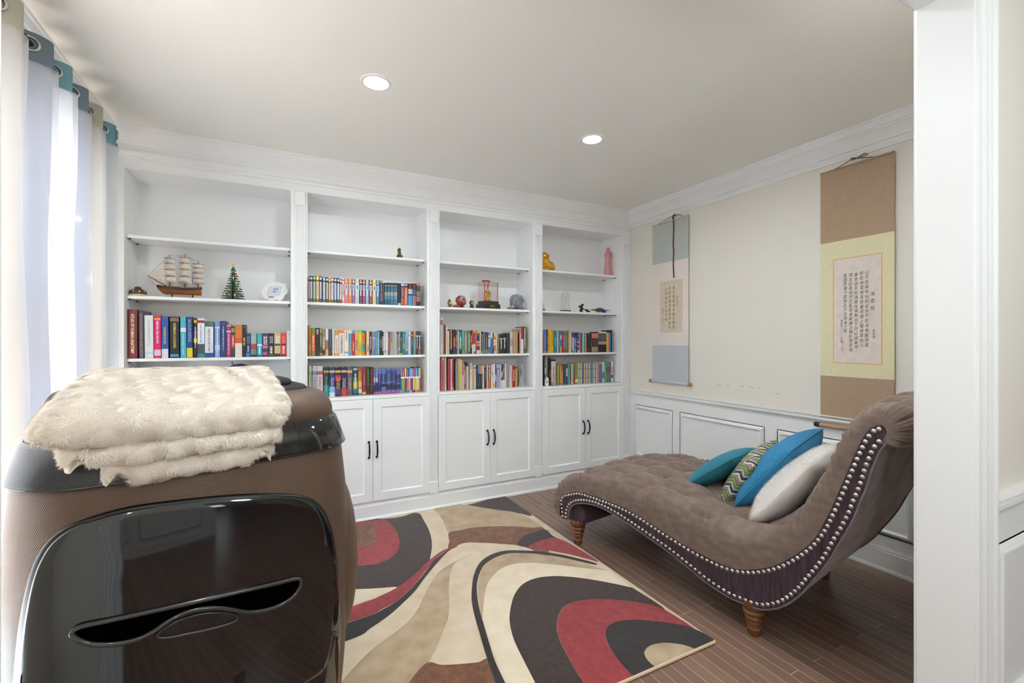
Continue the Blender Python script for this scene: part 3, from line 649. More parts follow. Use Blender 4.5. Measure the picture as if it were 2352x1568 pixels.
# ============================================================ fur helper
def fur_blades(mb,pts,nrm,flow,length,width,seg=3,curl=.35,lift=.55,jit=.3):
    N=len(pts); L=length*(1+jit*RNG.uniform(-1,1,N)); Wd=width*(1+.3*RNG.uniform(-1,1,N))
    f=flow-(flow*nrm).sum(1)[:,None]*nrm; f/=np.linalg.norm(f,axis=1)[:,None]+1e-9
    side=np.cross(nrm,f); 
    rs=RNG.normal(0,.35,N)[:,None]; f=f+side*rs; f/=np.linalg.norm(f,axis=1)[:,None]; side=np.cross(nrm,f)
    lf=lift*(1+.4*RNG.uniform(-1,1,N)); d=nrm*lf[:,None]+f; d/=np.linalg.norm(d,axis=1)[:,None]
    base=len(mb.v); rows=[]
    for k in range(seg+1):
        t=k/seg; w_=Wd*(1-t)**.7*.5
        c=pts+d*(L*t)[:,None]+f*(curl*L*t*t)[:,None]-nrm*(curl*.8*L*t*t)[:,None]
        if k<seg: rows+= [c-side*w_[:,None],c+side*w_[:,None]]
        else: rows.append(c)
    A=np.stack(rows,1); mb.v.extend(map(tuple,A.reshape(-1,3))); m_=len(rows)
    for i in range(N):
        b=base+i*m_
        for k in range(seg-1): mb.face((b+2*k,b+2*k+1,b+2*k+3,b+2*k+2))
        k=seg-1; mb.face((b+2*k,b+2*k+1,b+2*k+2))
# ============================================================ cushions on the chaise
def pillow_pts(w,h,t,n=40,pw=.55):
    """front and back grids of a scatter cushion in its own plane (x,y) with thickness z"""
    u=np.linspace(-1,1,n); U_,V_=np.meshgrid(u,u,indexing='ij')
    pinch=.03
    X=U_*w/2*(1-pinch*(1-np.abs(V_)**2)*np.abs(U_)**3); Y=V_*h/2*(1-pinch*(1-np.abs(U_)**2)*np.abs(V_)**3)
    cr=1-.075*(U_*U_*V_*V_)**1.5; X=X*cr; Y=Y*cr
    Z=t/2*((1-np.abs(U_)**2.4)*(1-np.abs(V_)**2.4))**pw
    return X,Y,Z
def pillow(name,label,mat,w,h,t,loc,dirs,pipe=None,sub=None):
    o=thing(name,label,'cushion',(0,0,0),0,'cushions on the chaise')
    X,Y,Z=pillow_pts(w,h,t); ex,ey,ez=dirs
    T=lambda x,y,z: tuple(Vector(loc)+ex*x+ey*y+ez*z)
    n=X.shape[0]; m=MB()
    m.grid([[T(X[i,j],Y[i,j],Z[i,j]) for j in range(n)] for i in range(n)])
    m.grid([[T(X[i,j],Y[i,j],-Z[i,j]) for j in range(n)] for i in range(n)],flip=True)
    c=m.build('cover',mat,o,smooth=180,weld=1e-5)
    uv=c.data.uv_layers.new(name='UVMap')
    if pipe:
        e=[(X[i,0],Y[i,0]) for i in range(n)]+[(X[-1,j],Y[-1,j]) for j in range(n)]+[(X[i,-1],Y[i,-1]) for i in range(n-1,-1,-1)]+[(X[0,j],Y[0,j]) for j in range(n-1,-1,-1)]
        MB().tube([T(x,y,0) for x,y in e],.004,6,closed=True).build('piping',pipe,o)
    return o,c,T
def chl(w_,s_,z_):  # chaise local -> world
    return Vector((chaise.location.x,chaise.location.y,0))+Vector((math.cos(CH_A)*w_-math.sin(CH_A)*s_,math.sin(CH_A)*w_+math.cos(CH_A)*s_,z_))
def chd(w_,s_,z_):
    return Vector((math.cos(CH_A)*w_-math.sin(CH_A)*s_,math.sin(CH_A)*w_+math.cos(CH_A)*s_,z_)).normalized()
def frame(xd,yd):
    x=xd.normalized(); z=x.cross(yd).normalized(); y=z.cross(x); return x,y,z
TEAL=M('teal_linen',(36,112,134),.8,c2=(44,126,148),vscale=60,bump=.15,bscale=600)
BLUE=M('blue_linen',(34,112,158),.8,c2=(48,130,174),vscale=70,bump=.25,bscale=500,detail=6)
# zig-zag woven cover: procedural flame stitch
def zigzag():
    m=bpy.data.materials.new('zigzag_weave'); m.use_nodes=True; nt=m.node_tree; b=nt.nodes['Principled BSDF']; L=nt.links.new; N=nt.nodes.new
    at=N('ShaderNodeAttribute'); at.attribute_name='pat'; sp=N('ShaderNodeSeparateXYZ'); L(at.outputs['Vector'],sp.inputs[0])
    def mt(op,a,b_=None,c=None):
        q=N('ShaderNodeMath'); q.operation=op
        for i,v in enumerate((a,b_,c)):
            if v is None: continue
            if isinstance(v,(int,float)): q.inputs[i].default_value=v
            else: L(v,q.inputs[i])
        return q.outputs[0]
    tri=mt('PINGPONG',mt('MULTIPLY',sp.outputs[0],1.0),.052)
    v=mt('ADD',sp.outputs[1],mt('MULTIPLY',tri,1.15))
    fr=mt('FRACT',mt('MULTIPLY',v,1/.105))
    r=N('ShaderNodeValToRGB'); r.color_ramp.interpolation='CONSTANT'; L(fr,r.inputs[0])
    cols=[(0,(122,140,74)),(.20,(24,52,72)),(.25,(150,140,140)),(.38,(24,52,72)),(.42,(212,198,172)),(.58,(24,52,72)),(.74,(150,142,140)),(.84,(212,198,172)),(.90,(24,52,72)),(.95,(122,140,74))]
    e=r.color_ramp.elements; e[0].position=0; e[0].color=rgb(cols[0][1]); e[1].position=cols[1][0]; e[1].color=rgb(cols[1][1])
    for p,c in cols[2:]:
        k=e.new(p); k.color=rgb(c)
    L(r.outputs[0],b.inputs['Base Color']); b.inputs['Roughness'].default_value=.85
    return m
# teal cushion lying back against the zig-zag one
x,y,z=frame(chd(1,.05,.02),chd(-.05,-.8,.62))
pillow('throw_cushion','small plain teal cushion standing behind the zigzag one',TEAL,.41,.38,.13,chl(.51,.405,.625),(x,y,z),pipe=TEAL)
x,y,z=frame(chd(.97,.12,.20),chd(-.02,-.56,.83))
o,c,T=pillow('throw_cushion','small cushion with green and navy zigzag weave between teal and blue cushions',zigzag(),.42,.39,.14,chl(.49,.235,.632),(x,y,z))
# pattern coordinates from the cushion plane
at=c.data.attributes.new('pat','FLOAT_VECTOR','POINT')
Mi=Matrix((x,y,z)); loc0=chl(.49,.235,.632)
for i,v in enumerate(c.data.vertices):
    d=Mi@(v.co-loc0); at.data[i].vector=(d.x+.5,d.y+.5,d.z)
plabel(MB().prism([(.205,.205),(.225,.20),(.235,.185),(.22,.19)],lambda a,b:T(a,b,.004),lambda a,b:T(a,b,.006)).build('care_tag',CM((235,225,220)),o,smooth=0),'white fabric tag')
x,y,z=frame(chd(.98,.10,.06),chd(-.02,-.62,.78))
pillow('throw_cushion','large bright blue linen cushion leaning behind the white fluffy one',BLUE,.58,.50,.19,chl(.54,.085,.695),(x,y,z),pipe=BLUE)
x,y,z=frame(chd(1,.10,.02),chd(0,-.62,.78))
FURW=M('white_faux_fur',(250,247,244),.9,sheen=.4)
o,c,T=pillow('throw_cushion','white fluffy faux fur cushion against the chaise back',FURW,.56,.46,.17,chl(.42,-.050,.668),(x,y,z))
X,Y,Z=pillow_pts(.56,.46,.17); n=X.shape[0]
K=60000; m=MB()
i=RNG.uniform(0,n-1.001,K); j=RNG.uniform(0,n-1.001,K)
def bil(A):
    i0=i.astype(int); j0=j.astype(int); fi=i-i0; fj=j-j0
    return A[i0,j0]*(1-fi)*(1-fj)+A[i0+1,j0]*fi*(1-fj)+A[i0,j0+1]*(1-fi)*fj+A[i0+1,j0+1]*fi*fj
sg=np.where(RNG.uniform(0,1,K)<.65,1,-1)
px,py,pz=bil(X),bil(Y),bil(Z)*sg
gx,gy=np.gradient(Z); dx=np.gradient(X,axis=0); dy=np.gradient(Y,axis=1)
nx_,ny_=-bil(gx/np.maximum(dx,1e-4))*.5,-bil(gy/np.maximum(dy,1e-4))*.5; nn=np.stack([nx_*sg*sg,ny_,sg*np.ones(K)],1); nn/=np.linalg.norm(nn,axis=1)[:,None]
EX,EY,EZ=[np.array(v) for v in (x,y,z)]
Wp=np.array(chl(.42,-.050,.668))+px[:,None]*EX+py[:,None]*EY+pz[:,None]*EZ; Wn=nn[:,0:1]*EX+nn[:,1:2]*EY+nn[:,2:3]*EZ
fl=RNG.normal(0,1,(K,3))*.6+np.array([0,0,-.6])
fur_blades(m,Wp,Wn,fl,.022,.0013,3,.35,.9)
ff=m.build('fur',FURW,o,smooth=0,weld=0); ff['kind']='stuff'
# ============================================================ massage chair (local: x right, y away from camera, z up)
MA=math.atan2(.269,.963)
mch=thing('massage_chair','brown and glossy black massage chair seen from behind','massage chair',(-.157,1.469,0),MA)
def weave(name,c,rough,pitch=.0062,str_=.5,dark=.55):
    m=bpy.data.materials.new(name); m.use_nodes=True; nt=m.node_tree; b=nt.nodes['Principled BSDF']; L=nt.links.new; N=nt.nodes.new
    tc=N('ShaderNodeTexCoord'); sp=N('ShaderNodeSeparateXYZ'); L(tc.outputs['Object'],sp.inputs[0])
    def mt(op,*a):
        q=N('ShaderNodeMath'); q.operation=op
        for i,v in enumerate(a):
            if isinstance(v,(int,float)): q.inputs[i].default_value=v
            else: L(v,q.inputs[i])
        return q.outputs[0]
    k=2*PI/pitch
    h=mt('MULTIPLY',mt('SINE',mt('MULTIPLY',mt('ADD',sp.outputs[0],mt('MULTIPLY',mt('ADD',sp.outputs[1],.045),mt('SIGN',sp.outputs[0]))),k/1.0)),mt('SINE',mt('MULTIPLY',sp.outputs[2],k)))
    h2=mt('ADD',mt('MULTIPLY',h,.5),.5)
    r=N('ShaderNodeValToRGB'); L(h2,r.inputs[0]); e0,e1=r.color_ramp.elements; e0.color=rgb([x*dark for x in c]); e1.color=rgb(c); e0.position=.2; e1.position=.75
    L(r.outputs[0],b.inputs['Base Color']); b.inputs['Roughness'].default_value=rough; b.inputs['Metallic'].default_value=.25
    bp=N('ShaderNodeBump'); bp.inputs['Strength'].default_value=str_; bp.inputs['Distance'].default_value=.0015; L(h2,bp.inputs['Height']); L(bp.outputs[0],b.inputs['Normal'])
    return m
BRW=weave('brown_woven_vinyl',(118,92,74),.42)
GLB=M('gloss_black_plastic',(9,9,11),.06,spec=.6,coat=.6)
DUST=M('dusty_black_plastic',(22,23,27),.35,c2=(52,54,60),vscale=240,detail=8)
MATB=M('matte_black_fabric',(20,17,16),.7)
def plan(hw,r,bulge,depth,n=14):
    """rear outline of a rounded box: from front-left round the back to front-right"""
    P=[(-hw,depth)]
    for k in range(n+1):
        t=PI+ (PI/2)*k/n; P.append((-hw+r+r*math.cos(t),r+r*math.sin(t)))
    for k in range(1,14):
        x=(-hw+r)+(2*(hw-r))*k/14; P.append((x,0))
    for k in range(n+1):
        t=1.5*PI+(PI/2)*k/n; P.append((hw-r+r*math.cos(t),r+r*math.sin(t)))
    P.append((hw,depth))
    return [(x,y-bulge*max(0,1-(x/hw)**2)) for x,y in P]
def shell(levels,depth=.78):
    return [[(x,y+y0,z) for x,y in plan(hw,r,bl,depth)] for z,hw,r,bl,y0 in levels]
lv=[(.10,.36,.12,.03,.03),(.18,.385,.13,.035,.012),(.35,.402,.14,.04,.0),(.55,.412,.145,.045,-.004),(.75,.414,.148,.048,-.004),(.90,.408,.150,.048,0),(1.0,.400,.150,.046,.006),(1.04,.396,.15,.045,.010),(1.056,.390,.15,.044,.016),(1.058,.375,.14,.04,.03)]
LVs=smoothpts([l for l in lv],3)
R=shell(LVs); m=MB(); m.grid(R); m.poly(R[0]); m.poly(R[-1][::-1]); m.build('back_shell',BRW,mch,smooth=60)
def rear_y(x,z):
    zz=[l[0] for l in LVs]; hw=np.interp(z,zz,[l[1] for l in LVs]); bl=np.interp(z,zz,[l[3] for l in LVs]); y0=np.interp(z,zz,[l[4] for l in LVs]); r=np.interp(z,zz,[l[2] for l in LVs])
    b=-bl*max(0,1-(x/hw)**2)+y0; d=abs(x)-(hw-r)
    if d>0: b+=r-math.sqrt(max(0,r*r-min(d,r)**2))
    return b
# glossy belt with seams, in three segments
belt=[(1.058,.404,.15,.045,-.002),(1.066,.405,.15,.045,-.003),(1.10,.396,.15,.044,.008),(1.142,.382,.148,.042,.022),(1.150,.374,.146,.04,.030)]
BS=shell(belt,.60); npt=len(BS[0]); nb=len(BS)
def seg(i0,i1,name,mat):
    m=MB(); rows=[r[i0:i1] for r in BS]; m.grid(rows)
    m.poly(rows[0]+[(rows[0][-1][0]*.8,rows[0][-1][1]+.06,rows[0][-1][2]),(rows[0][0][0]*.8,rows[0][0][1]+.06,rows[0][0][2])])
    return m.build(name,mat,mch,smooth=35)
cs=[i for i,p in enumerate(BS[0]) if p[0]>-.235][0]; ce=[i for i,p in enumerate(BS[0]) if p[0]>.205 and p[1]<.2][0]
plabel(seg(0,cs+1,'belt_panel',DUST),'dusty black belt panel'); seg(cs,ce+1,'belt_panel',GLB); seg(ce,npt,'belt_panel',GLB)
m=MB()
for i in (cs,ce): m.tube([(r[i][0],r[i][1]-.0004,r[i][2]) for r in BS],.0016,5)
m.build('belt_seam',MATB,mch)
m=MB(); m.tube([(p[0],p[1]+.001,p[2]) for p in BS[0]],.0028,6); m.build('belt_trim',M('smoke_chrome',(90,88,88),.15,metal=.8),mch)
# woven shoulder roll above the belt
top=[(1.145,.372,.15,.04,.030),(1.17,.372,.15,.04,.027),(1.20,.362,.15,.04,.034),(1.222,.345,.145,.035,.054),(1.232,.315,.13,.03,.085),(1.234,.26,.11,.02,.15)]
TS=shell(smoothpts(top,3),.55); m=MB(); m.grid(TS); m.poly(TS[-1][::-1]); m.build('shoulder_roll',BRW,mch,smooth=60)
# padded backrest and pillow layers at the top
def slab(name,mat,x0,x1,y0,y1,z0,z1,r,par=mch):
    m=MB(); n=18; rows=[]
    for t in np.linspace(-PI/2,PI/2,9):
        k=math.cos(t); zz=(z0+z1)/2+(z1-z0)/2*math.sin(t); rr=r*.35*(1-k)
        row=[]
        for a in range(40):
            th=2*PI*a/40; c,s_=math.cos(th),math.sin(th)
            row.append(((x0+x1)/2+((x1-x0)/2-rr)*abs(c)**.45*np.sign(c),(y0+y1)/2+((y1-y0)/2-rr)*abs(s_)**.45*np.sign(s_),zz))
        rows.append(row)
    m.grid(rows,cv=True); m.poly(rows[0][::-1]); m.poly(rows[-1]); return m.build(name,mat,par,smooth=60)
slab('backrest_pad',MATB,-.345,.318,.115,.60,1.205,1.245,.05)
slab('neck_pad',MATB,-.31,.275,.17,.55,1.238,1.266,.05)
slab('backrest',MATB,-.30,.30,.20,.70,.42,1.24,.08)
slab('seat',MATB,-.29,.29,.45,1.05,.30,.48,.08)
slab('base',MATB,-.33,.33,.06,1.05,.0145,.14,.05)
# side arms bulging past the shell
for sx in (1,-1):
    m=MB(); rows=[]
    for t in np.linspace(0,PI,15):
        z=.62-.355*math.cos(t); k=math.sin(t)
        ex=.155*k**.75 if sx>0 else .02*k**.75
        rows.append([(sx*((.345 if sx>0 else .37)+ex*math.cos(a)),(.36 if sx>0 else .5)+(.34 if sx>0 else .25)*math.sin(a)*(.4+.6*k),z) for a in np.linspace(-PI/2,PI/2,15)])
    m.grid(rows,flip=sx<0); m.build('arm_shell',BRW,mch,smooth=80)
    slab('armrest',MATB,min(sx*.30,sx*(.44 if sx>0 else .40)),max(sx*.30,sx*(.44 if sx>0 else .40)),.45,.86,.40,.66,.05)
slab('leg_rest',BRW,-.26,.26,1.02,1.22,.05,.46,.08)
# glossy rear cover
def loc_from_px(u,v):   # picture point -> chair-local x,z on the rear surface
    d=ray(u,v); c,s_=math.cos(MA),math.sin(MA); y=-.03
    for _ in range(6):
        n=(-s_,c); q=((-.157)+n[0]*y,1.469+n[1]*y); t=(q[0]*n[0]+q[1]*n[1])/(d[0]*n[0]+d[1]*n[1])
        X=(d[0]*t+.157)*c+(d[1]*t-1.469)*s_; Z=HC+d[2]*t; y=rear_y(X,Z)
    return X,Z
COV=[(28,1620),(32,1540),(42,1440),(60,1345),(82,1282),(118,1232),(180,1196),(290,1164),(400,1148),(520,1136),(620,1132),(690,1137),(732,1156),(758,1200),(772,1270),(779,1340),(783,1430),(780,1520),(774,1620)]
cp=[loc_from_px(*p) for p in COV]
zb=.36
xl,xr=cp[0][0],cp[-1][0]
cp=cp+[(xr-.01,zb+.10),(xr-.05,zb+.02),(xr-.14,zb),(xl+.16,zb),(xl+.06,zb+.02),(xl+.012,zb+.10)]
out=np.array(smoothpts(cp,5,True)); cen=out.mean(0)
def ringpts(k,dy,ins=0.0):
    P=[]
    for i,p in enumerate(out):
        d=p-cen; l=np.linalg.norm(d); q=cen+d*(k-(ins/l))
        P.append((q[0],rear_y(q[0],q[1])+dy,q[1]))
    return P
m=MB(); rows=[ringpts(1,0.004),ringpts(1,-.004),ringpts(1,-.008,.004),ringpts(1,-.0085,.020),ringpts(1,-.0085,.026)]
m.grid(rows,cv=True); m.build('cover_rim',M('dark_groove',(5,5,6),.3),mch,smooth=50)
m=MB(); rows=[ringpts(1,-.0105,.009),ringpts(1,-.0125,.012),ringpts(1,-.0125,.030)]+[ringpts(k,-.0125,.030*k) for k in (.85,.65,.45,.25,.1,.01)]
m.grid(rows,cv=True); m.poly(rows[-1]); m.grid([ringpts(1,-.004,.009),rows[0]],cv=True)
m.build('back_cover',GLB,mch,smooth=50)
# carry handle: recess darkness painted as a matte black patch, with a rim
HP=[(166,1446),(185,1432),(260,1416),(400,1386),(540,1355),(650,1330),(680,1324),(687,1330),(684,1345),(668,1366),(640,1384),(600,1397),(565,1400),(540,1396),(500,1390),(460,1392),(420,1402),(385,1420),(350,1444),(310,1462),(260,1472),(215,1472),(188,1465),(170,1454)]
hp=np.array(smoothpts([loc_from_px(*p) for p in HP],3,True)); hc=hp.mean(0)
YR=lambda x,z,d: rear_y(x,z)-.0125+d
i0=int(np.argmin(hp[:,0])); i1=int(np.argmax(hp[:,0])); lo_,hi_=(i0,i1) if i0<i1 else (i1,i0)
A_=hp[lo_:hi_+1]; B_=np.concatenate([hp[hi_:],hp[:lo_+1]])
A_=A_[np.argsort(A_[:,0])]; B_=B_[np.argsort(B_[:,0])]
xs_=np.linspace(hp[i0,0]+.001,hp[i1,0]-.001,60); za=np.interp(xs_,A_[:,0],A_[:,1]); zb_=np.interp(xs_,B_[:,0],B_[:,1])
m=MB(); m.grid([[(x_,YR(x_,z_,-.0016),z_) for z_ in np.linspace(p_,q_,8)] for x_,p_,q_ in zip(xs_,za,zb_)])
m.build('handle_shade_patch',M('recess_shade_black',(2,2,2),.9,spec=0),mch,smooth=180)
SMK=M('smoke_plastic',(48,44,44),.22,coat=.4)
m=MB(); m.tube([(p[0],YR(p[0],p[1],-.003),p[1]) for p in hp],.0058,8,closed=True)
# grip lens below the dark patch
GP=[(360,1452),(375,1438),(410,1418),(460,1404),(505,1401),(535,1406),(542,1414),(530,1424),(490,1436),(440,1447),(395,1456),(368,1458)]
gp=np.array(smoothpts([loc_from_px(*p) for p in GP],3,True))
m.tube([(p[0],YR(p[0],p[1],-.002),p[1]) for p in gp],.0032,8,closed=True)
m.build('handle_rim',SMK,mch,smooth=80)
# rating label with its printing
def lf(x,z): return lambda a,b:(x+a,YR(x+a,z+b,-.0018),z+b)
lp=[loc_from_px(*p) for p in ((430,1568),(556,1538))]
lx0,lx1=lp[0][0]-.05,lp[1][0]+.004; lz=lp[1][1]
slope=(loc_from_px(556,1538)[1]-loc_from_px(452,1562)[1])/(loc_from_px(556,1538)[0]-loc_from_px(452,1562)[0])
LZ=lambda x:(lz-.004)
lab=MB().mat(M('label_black',(10,9,9),.25)); lab.poly([(x,YR(x,z,-.0012),z) for x,z in ((lx0-.03,lz-.10),(lx1,lz-.10),(lx1,lz),(lx0-.03,lz))])
lab.mat(CM((210,208,205),.5))
add_text(lab,'Massage Chair',(lx1-.150,lx1-.055,lz-.030,lz-.017),lambda a,b:(a,YR(a,b,-.002),b))
add_text(lab,'CM-9000',(lx1-.058,lx1-.026,lz-.034,lz-.028),lambda a,b:(a,YR(a,b,-.002),b))
add_text(lab,'120W',(lx1-.058,lx1-.040,lz-.043,lz-.037),lambda a,b:(a,YR(a,b,-.002),b))
add_text(lab,'110V 50/60Hz',(lx1-.058,lx1-.012,lz-.052,lz-.046),lambda a,b:(a,YR(a,b,-.002),b))
lab.poly([(x,YR(x,z,-.002),z) for x,z in ((lx1-.03,lz-.062),(lx1-.006,lz-.062),(lx1-.006,lz-.056),(lx1-.03,lz-.056))])
plabel(lab.build('rating_label',None,mch,smooth=0,weld=0),'small black label with white printing')
# ============================================================ fleece blanket folded over the chair top
BLK=M('cream_rose_fleece',(234,224,212),.9,sheen=.5); 
blk=thing('fleece_blanket','cream fluffy fleece blanket folded over the massage chair','blanket',(-.157,1.469,0),MA)
# profile (y,z) from the lowest hem up the back and over the top
BP=[(.03,1.072),(-.050,1.055),(-.073,1.066),(-.078,1.086),(-.070,1.102),(-.054,1.106),(-.072,1.112),(-.086,1.124),(-.084,1.142),(-.066,1.150),(-.062,1.154),(-.080,1.164),(-.088,1.186),(-.074,1.212),(-.045,1.232),(.00,1.246),(.06,1.260),(.13,1.276),(.21,1.292),(.30,1.303),(.38,1.306),(.43,1.298),(.45,1.28),(.44,1.262)]
bps=np.array(smoothpts(BP,5)); bar=np.concatenate([[0],np.cumsum(np.hypot(*np.diff(bps,axis=0).T))]); BL=bar[-1]
# left / right limits along the profile
tt=[0,.10,.17,.22,.26,.32,.36,.42,.50,.62,.80,1.0]
lfx=[-.15,-.17,-.22,-.27,-.285,-.345,-.345,-.345,-.335,-.315,-.29,-.25]
rgx=[.02,.06,.12,.15,.150,.165,.165,.180,.185,.195,.215,.235]
NU,NV=110,150
sv=np.linspace(0,BL,NV); t_=sv/BL
yy=np.interp(sv,bar,bps[:,0]); zz=np.interp(sv,bar,bps[:,1]); XL_=np.interp(t_,tt,lfx); XR_=np.interp(t_,tt,rgx)
def noise2(x,y,seed=0):
    r=np.zeros_like(x)
    rs=np.random.default_rng(seed)
    for k in range(9):
        fx,fy=rs.normal(0,1,2)*(4+3*k); ph=rs.uniform(0,6.28); r+=np.sin(fx*x+fy*y+ph)/(1+.6*k)
    return r/2.2
uu=np.linspace(0,1,NU)
X=XL_[None,:]+(XR_-XL_)[None,:]*uu[:,None]
ed=np.minimum(uu,1-uu)[:,None]
Yb=np.repeat(yy[None,:],NU,0)+.030*(X/.4)**2*np.clip(1-t_*1.6,0,1)[None,:]
rd=np.clip(1-ed/.05,0,1)**2
tx=np.gradient(yy); tz=np.gradient(zz); ll=np.hypot(tx,tz); nY,nZ=-tz/ll,tx/ll
nz2=noise2(X*1.2,np.repeat(sv[None,:],NU,0)*1.0,3)*.006
sag=-.016*np.clip((X+.38)/.5,0,1)*0
Zb=np.repeat(zz[None,:],NU,0)
H=nz2-.022*rd
Yb=Yb+nY[None,:]*H; Zb=Zb+nZ[None,:]*H-.03*np.clip((-.22-X)/.15,0,1)*np.clip((t_-.5)*4,0,1)[None,:]
PB=np.stack([X,Yb,Zb],2)
m=MB(); m.grid([[tuple(PB[i,j]) for j in range(NV)] for i in range(NU)])
# underside so the fleece has body
PU=PB+np.stack([np.zeros_like(X),-nY[None,:]*.028*np.ones_like(X),-nZ[None,:]*.028*np.ones_like(X)],2)
m.grid([[tuple(PU[i,j]) for j in range(NV)] for i in range(NU)],flip=True)
for i in (0,NU-1): m.grid([[tuple(PB[i,j]) for j in range(NV)],[tuple(PU[i,j]) for j in range(NV)]],flip=i==0)
for j in (0,NV-1): m.grid([[tuple(PB[i,j]) for i in range(NU)],[tuple(PU[i,j]) for i in range(NU)]],flip=j!=0)
m.build('fleece_cloth',BLK,blk,smooth=180,weld=0)
dU=np.gradient(PB,axis=0); dV=np.gradient(PB,axis=1); NN=np.cross(dU,dV); NN/=np.linalg.norm(NN,axis=2)[:,:,None]+1e-9
chk=NN[NU//2,int(NV*.8)][2]
if chk<0: NN=-NN
K=190000
aw=np.linalg.norm(np.cross(dU,dV),axis=2).ravel(); aw=aw/aw.sum()
idx=RNG.choice(NU*NV,K,p=aw); ii=idx//NV; jj=idx%NV
fi=np.clip(ii+RNG.uniform(-.5,.5,K),0,NU-1.001); fj=np.clip(jj+RNG.uniform(-.5,.5,K),0,NV-1.001)
def bl3(A):
    a,b=fi.astype(int),fj.astype(int); p=(fi-a)[:,None]; q=(fj-b)[:,None]
    return A[a,b]*(1-p)*(1-q)+A[a+1,b]*p*(1-q)+A[a,b+1]*(1-p)*q+A[a+1,b+1]*p*q
P_=bl3(PB); N_=bl3(NN); TU=bl3(dU); TV=bl3(dV)
TU/=np.linalg.norm(TU,axis=1)[:,None]; TV/=np.linalg.norm(TV,axis=1)[:,None]
# rosettes: pile lies in swirls about scattered centres
px_=P_[:,0]; py_=np.interp(fj,np.arange(NV),sv)
gs=.062; gx=np.floor(px_/gs); gy=np.floor(py_/gs)
best=np.full(K,9.0); cxx=np.zeros(K); cyy=np.zeros(K)
for dx in (-1,0,1):
    for dy in (-1,0,1):
        a=gx+dx; b=gy+dy; h1=np.sin(a*127.1+b*311.7)*43758.5453; h1-=np.floor(h1); h2=np.sin(a*269.5+b*183.3)*43758.5453; h2-=np.floor(h2)
        qx=(a+.2+.6*h1)*gs; qy=(b+.2+.6*h2)*gs; d=np.hypot(px_-qx,py_-qy); w_=d<best
        best=np.where(w_,d,best); cxx=np.where(w_,qx,cxx); cyy=np.where(w_,qy,cyy)
ax=(px_-cxx)/(best+1e-6); ay=(py_-cyy)/(best+1e-6)
sw=np.clip(1.35-best/.06,0.3,1.3)
fx=-ay*sw+ax*.45; fy=ax*sw+ay*.45
fl=TU*fx[:,None]+TV*fy[:,None]+np.array([0,0,-.25])
edge=np.minimum(fi/NU,1-fi/NU)<.02
m=MB(); fur_blades(m,P_-N_*.001,N_,fl,.0145,.0017,3,.5,.6)
fb=m.build('fleece_pile',BLK,blk,smooth=0,weld=0); fb['kind']='stuff'
# ============================================================ curtains
def clothmat(name,c,tr=.4,opac=1.0,dens=None,stars=False):
    m=bpy.data.materials.new(name); m.use_nodes=True; nt=m.node_tree; L=nt.links.new; N=nt.nodes.new
    nt.nodes.remove(nt.nodes['Principled BSDF']); out_=nt.nodes['Material Output']
    d=N('ShaderNodeBsdfDiffuse'); t=N('ShaderNodeBsdfTranslucent'); mx=N('ShaderNodeMixShader'); mx.inputs[0].default_value=tr
    d.inputs[0].default_value=rgb(c); t.inputs[0].default_value=rgb(c)
    L(d.outputs[0],mx.inputs[1]); L(t.outputs[0],mx.inputs[2])
    last=mx.outputs[0]
    if opac<1 or stars:
        tp=N('ShaderNodeBsdfTransparent'); m2=N('ShaderNodeMixShader'); L(tp.outputs[0],m2.inputs[1]); L(last,m2.inputs[2]); m2.inputs[0].default_value=opac
        if stars:
            at=N('ShaderNodeAttribute'); at.attribute_name='flat'
            v=N('ShaderNodeTexVoronoi'); v.voronoi_dimensions='2D'; v.inputs['Scale'].default_value=2.6; v.inputs['Randomness'].default_value=.75; L(at.outputs['Vector'],v.inputs['Vector'])
            g=N('ShaderNodeMath'); g.operation='GREATER_THAN'; g.inputs[1].default_value=.032; L(v.outputs['Distance'],g.inputs[0])
            mm=N('ShaderNodeMath'); mm.operation='MULTIPLY'; mm.inputs[1].default_value=opac; L(g.outputs[0],mm.inputs[0]); L(mm.outputs[0],m2.inputs[0])
        last=m2.outputs[0]
    L(last,out_.inputs[0]); return m
HOL=clothmat('olive_header_cloth',(192,192,174),.15); HSL=clothmat('slate_header_cloth',(126,142,154),.15); HTE=clothmat('teal_header_cloth',(128,172,182),.15)
LOL=clothmat('beige_curtain_cloth',(190,189,185),.34,.96,stars=True); LSL=clothmat('grey_curtain_cloth',(158,163,176),.32,.97,stars=True); LTE=clothmat('pale_blue_curtain_cloth',(214,224,232),.5,.62,stars=True)
LPA=clothmat('light_pass_lining',(240,240,242),.7,.30)  # thin lining for the unseen near panel, lets in extra daylight
SHE=clothmat('white_sheer_voile',(250,250,252),.6,.40)
CHR=M('nickel_ring',(190,188,182),.2,metal=1); RODM=M('dark_rod',(52,54,58),.35,metal=.7)
rod=MB().lathe([(.0125,1.2),(.0125,3.5)],XL+.115,0,2.572,16,'y').build('curtain_rod',RODM); tag(rod,'dark grey metal curtain rod above the window','curtain rod')
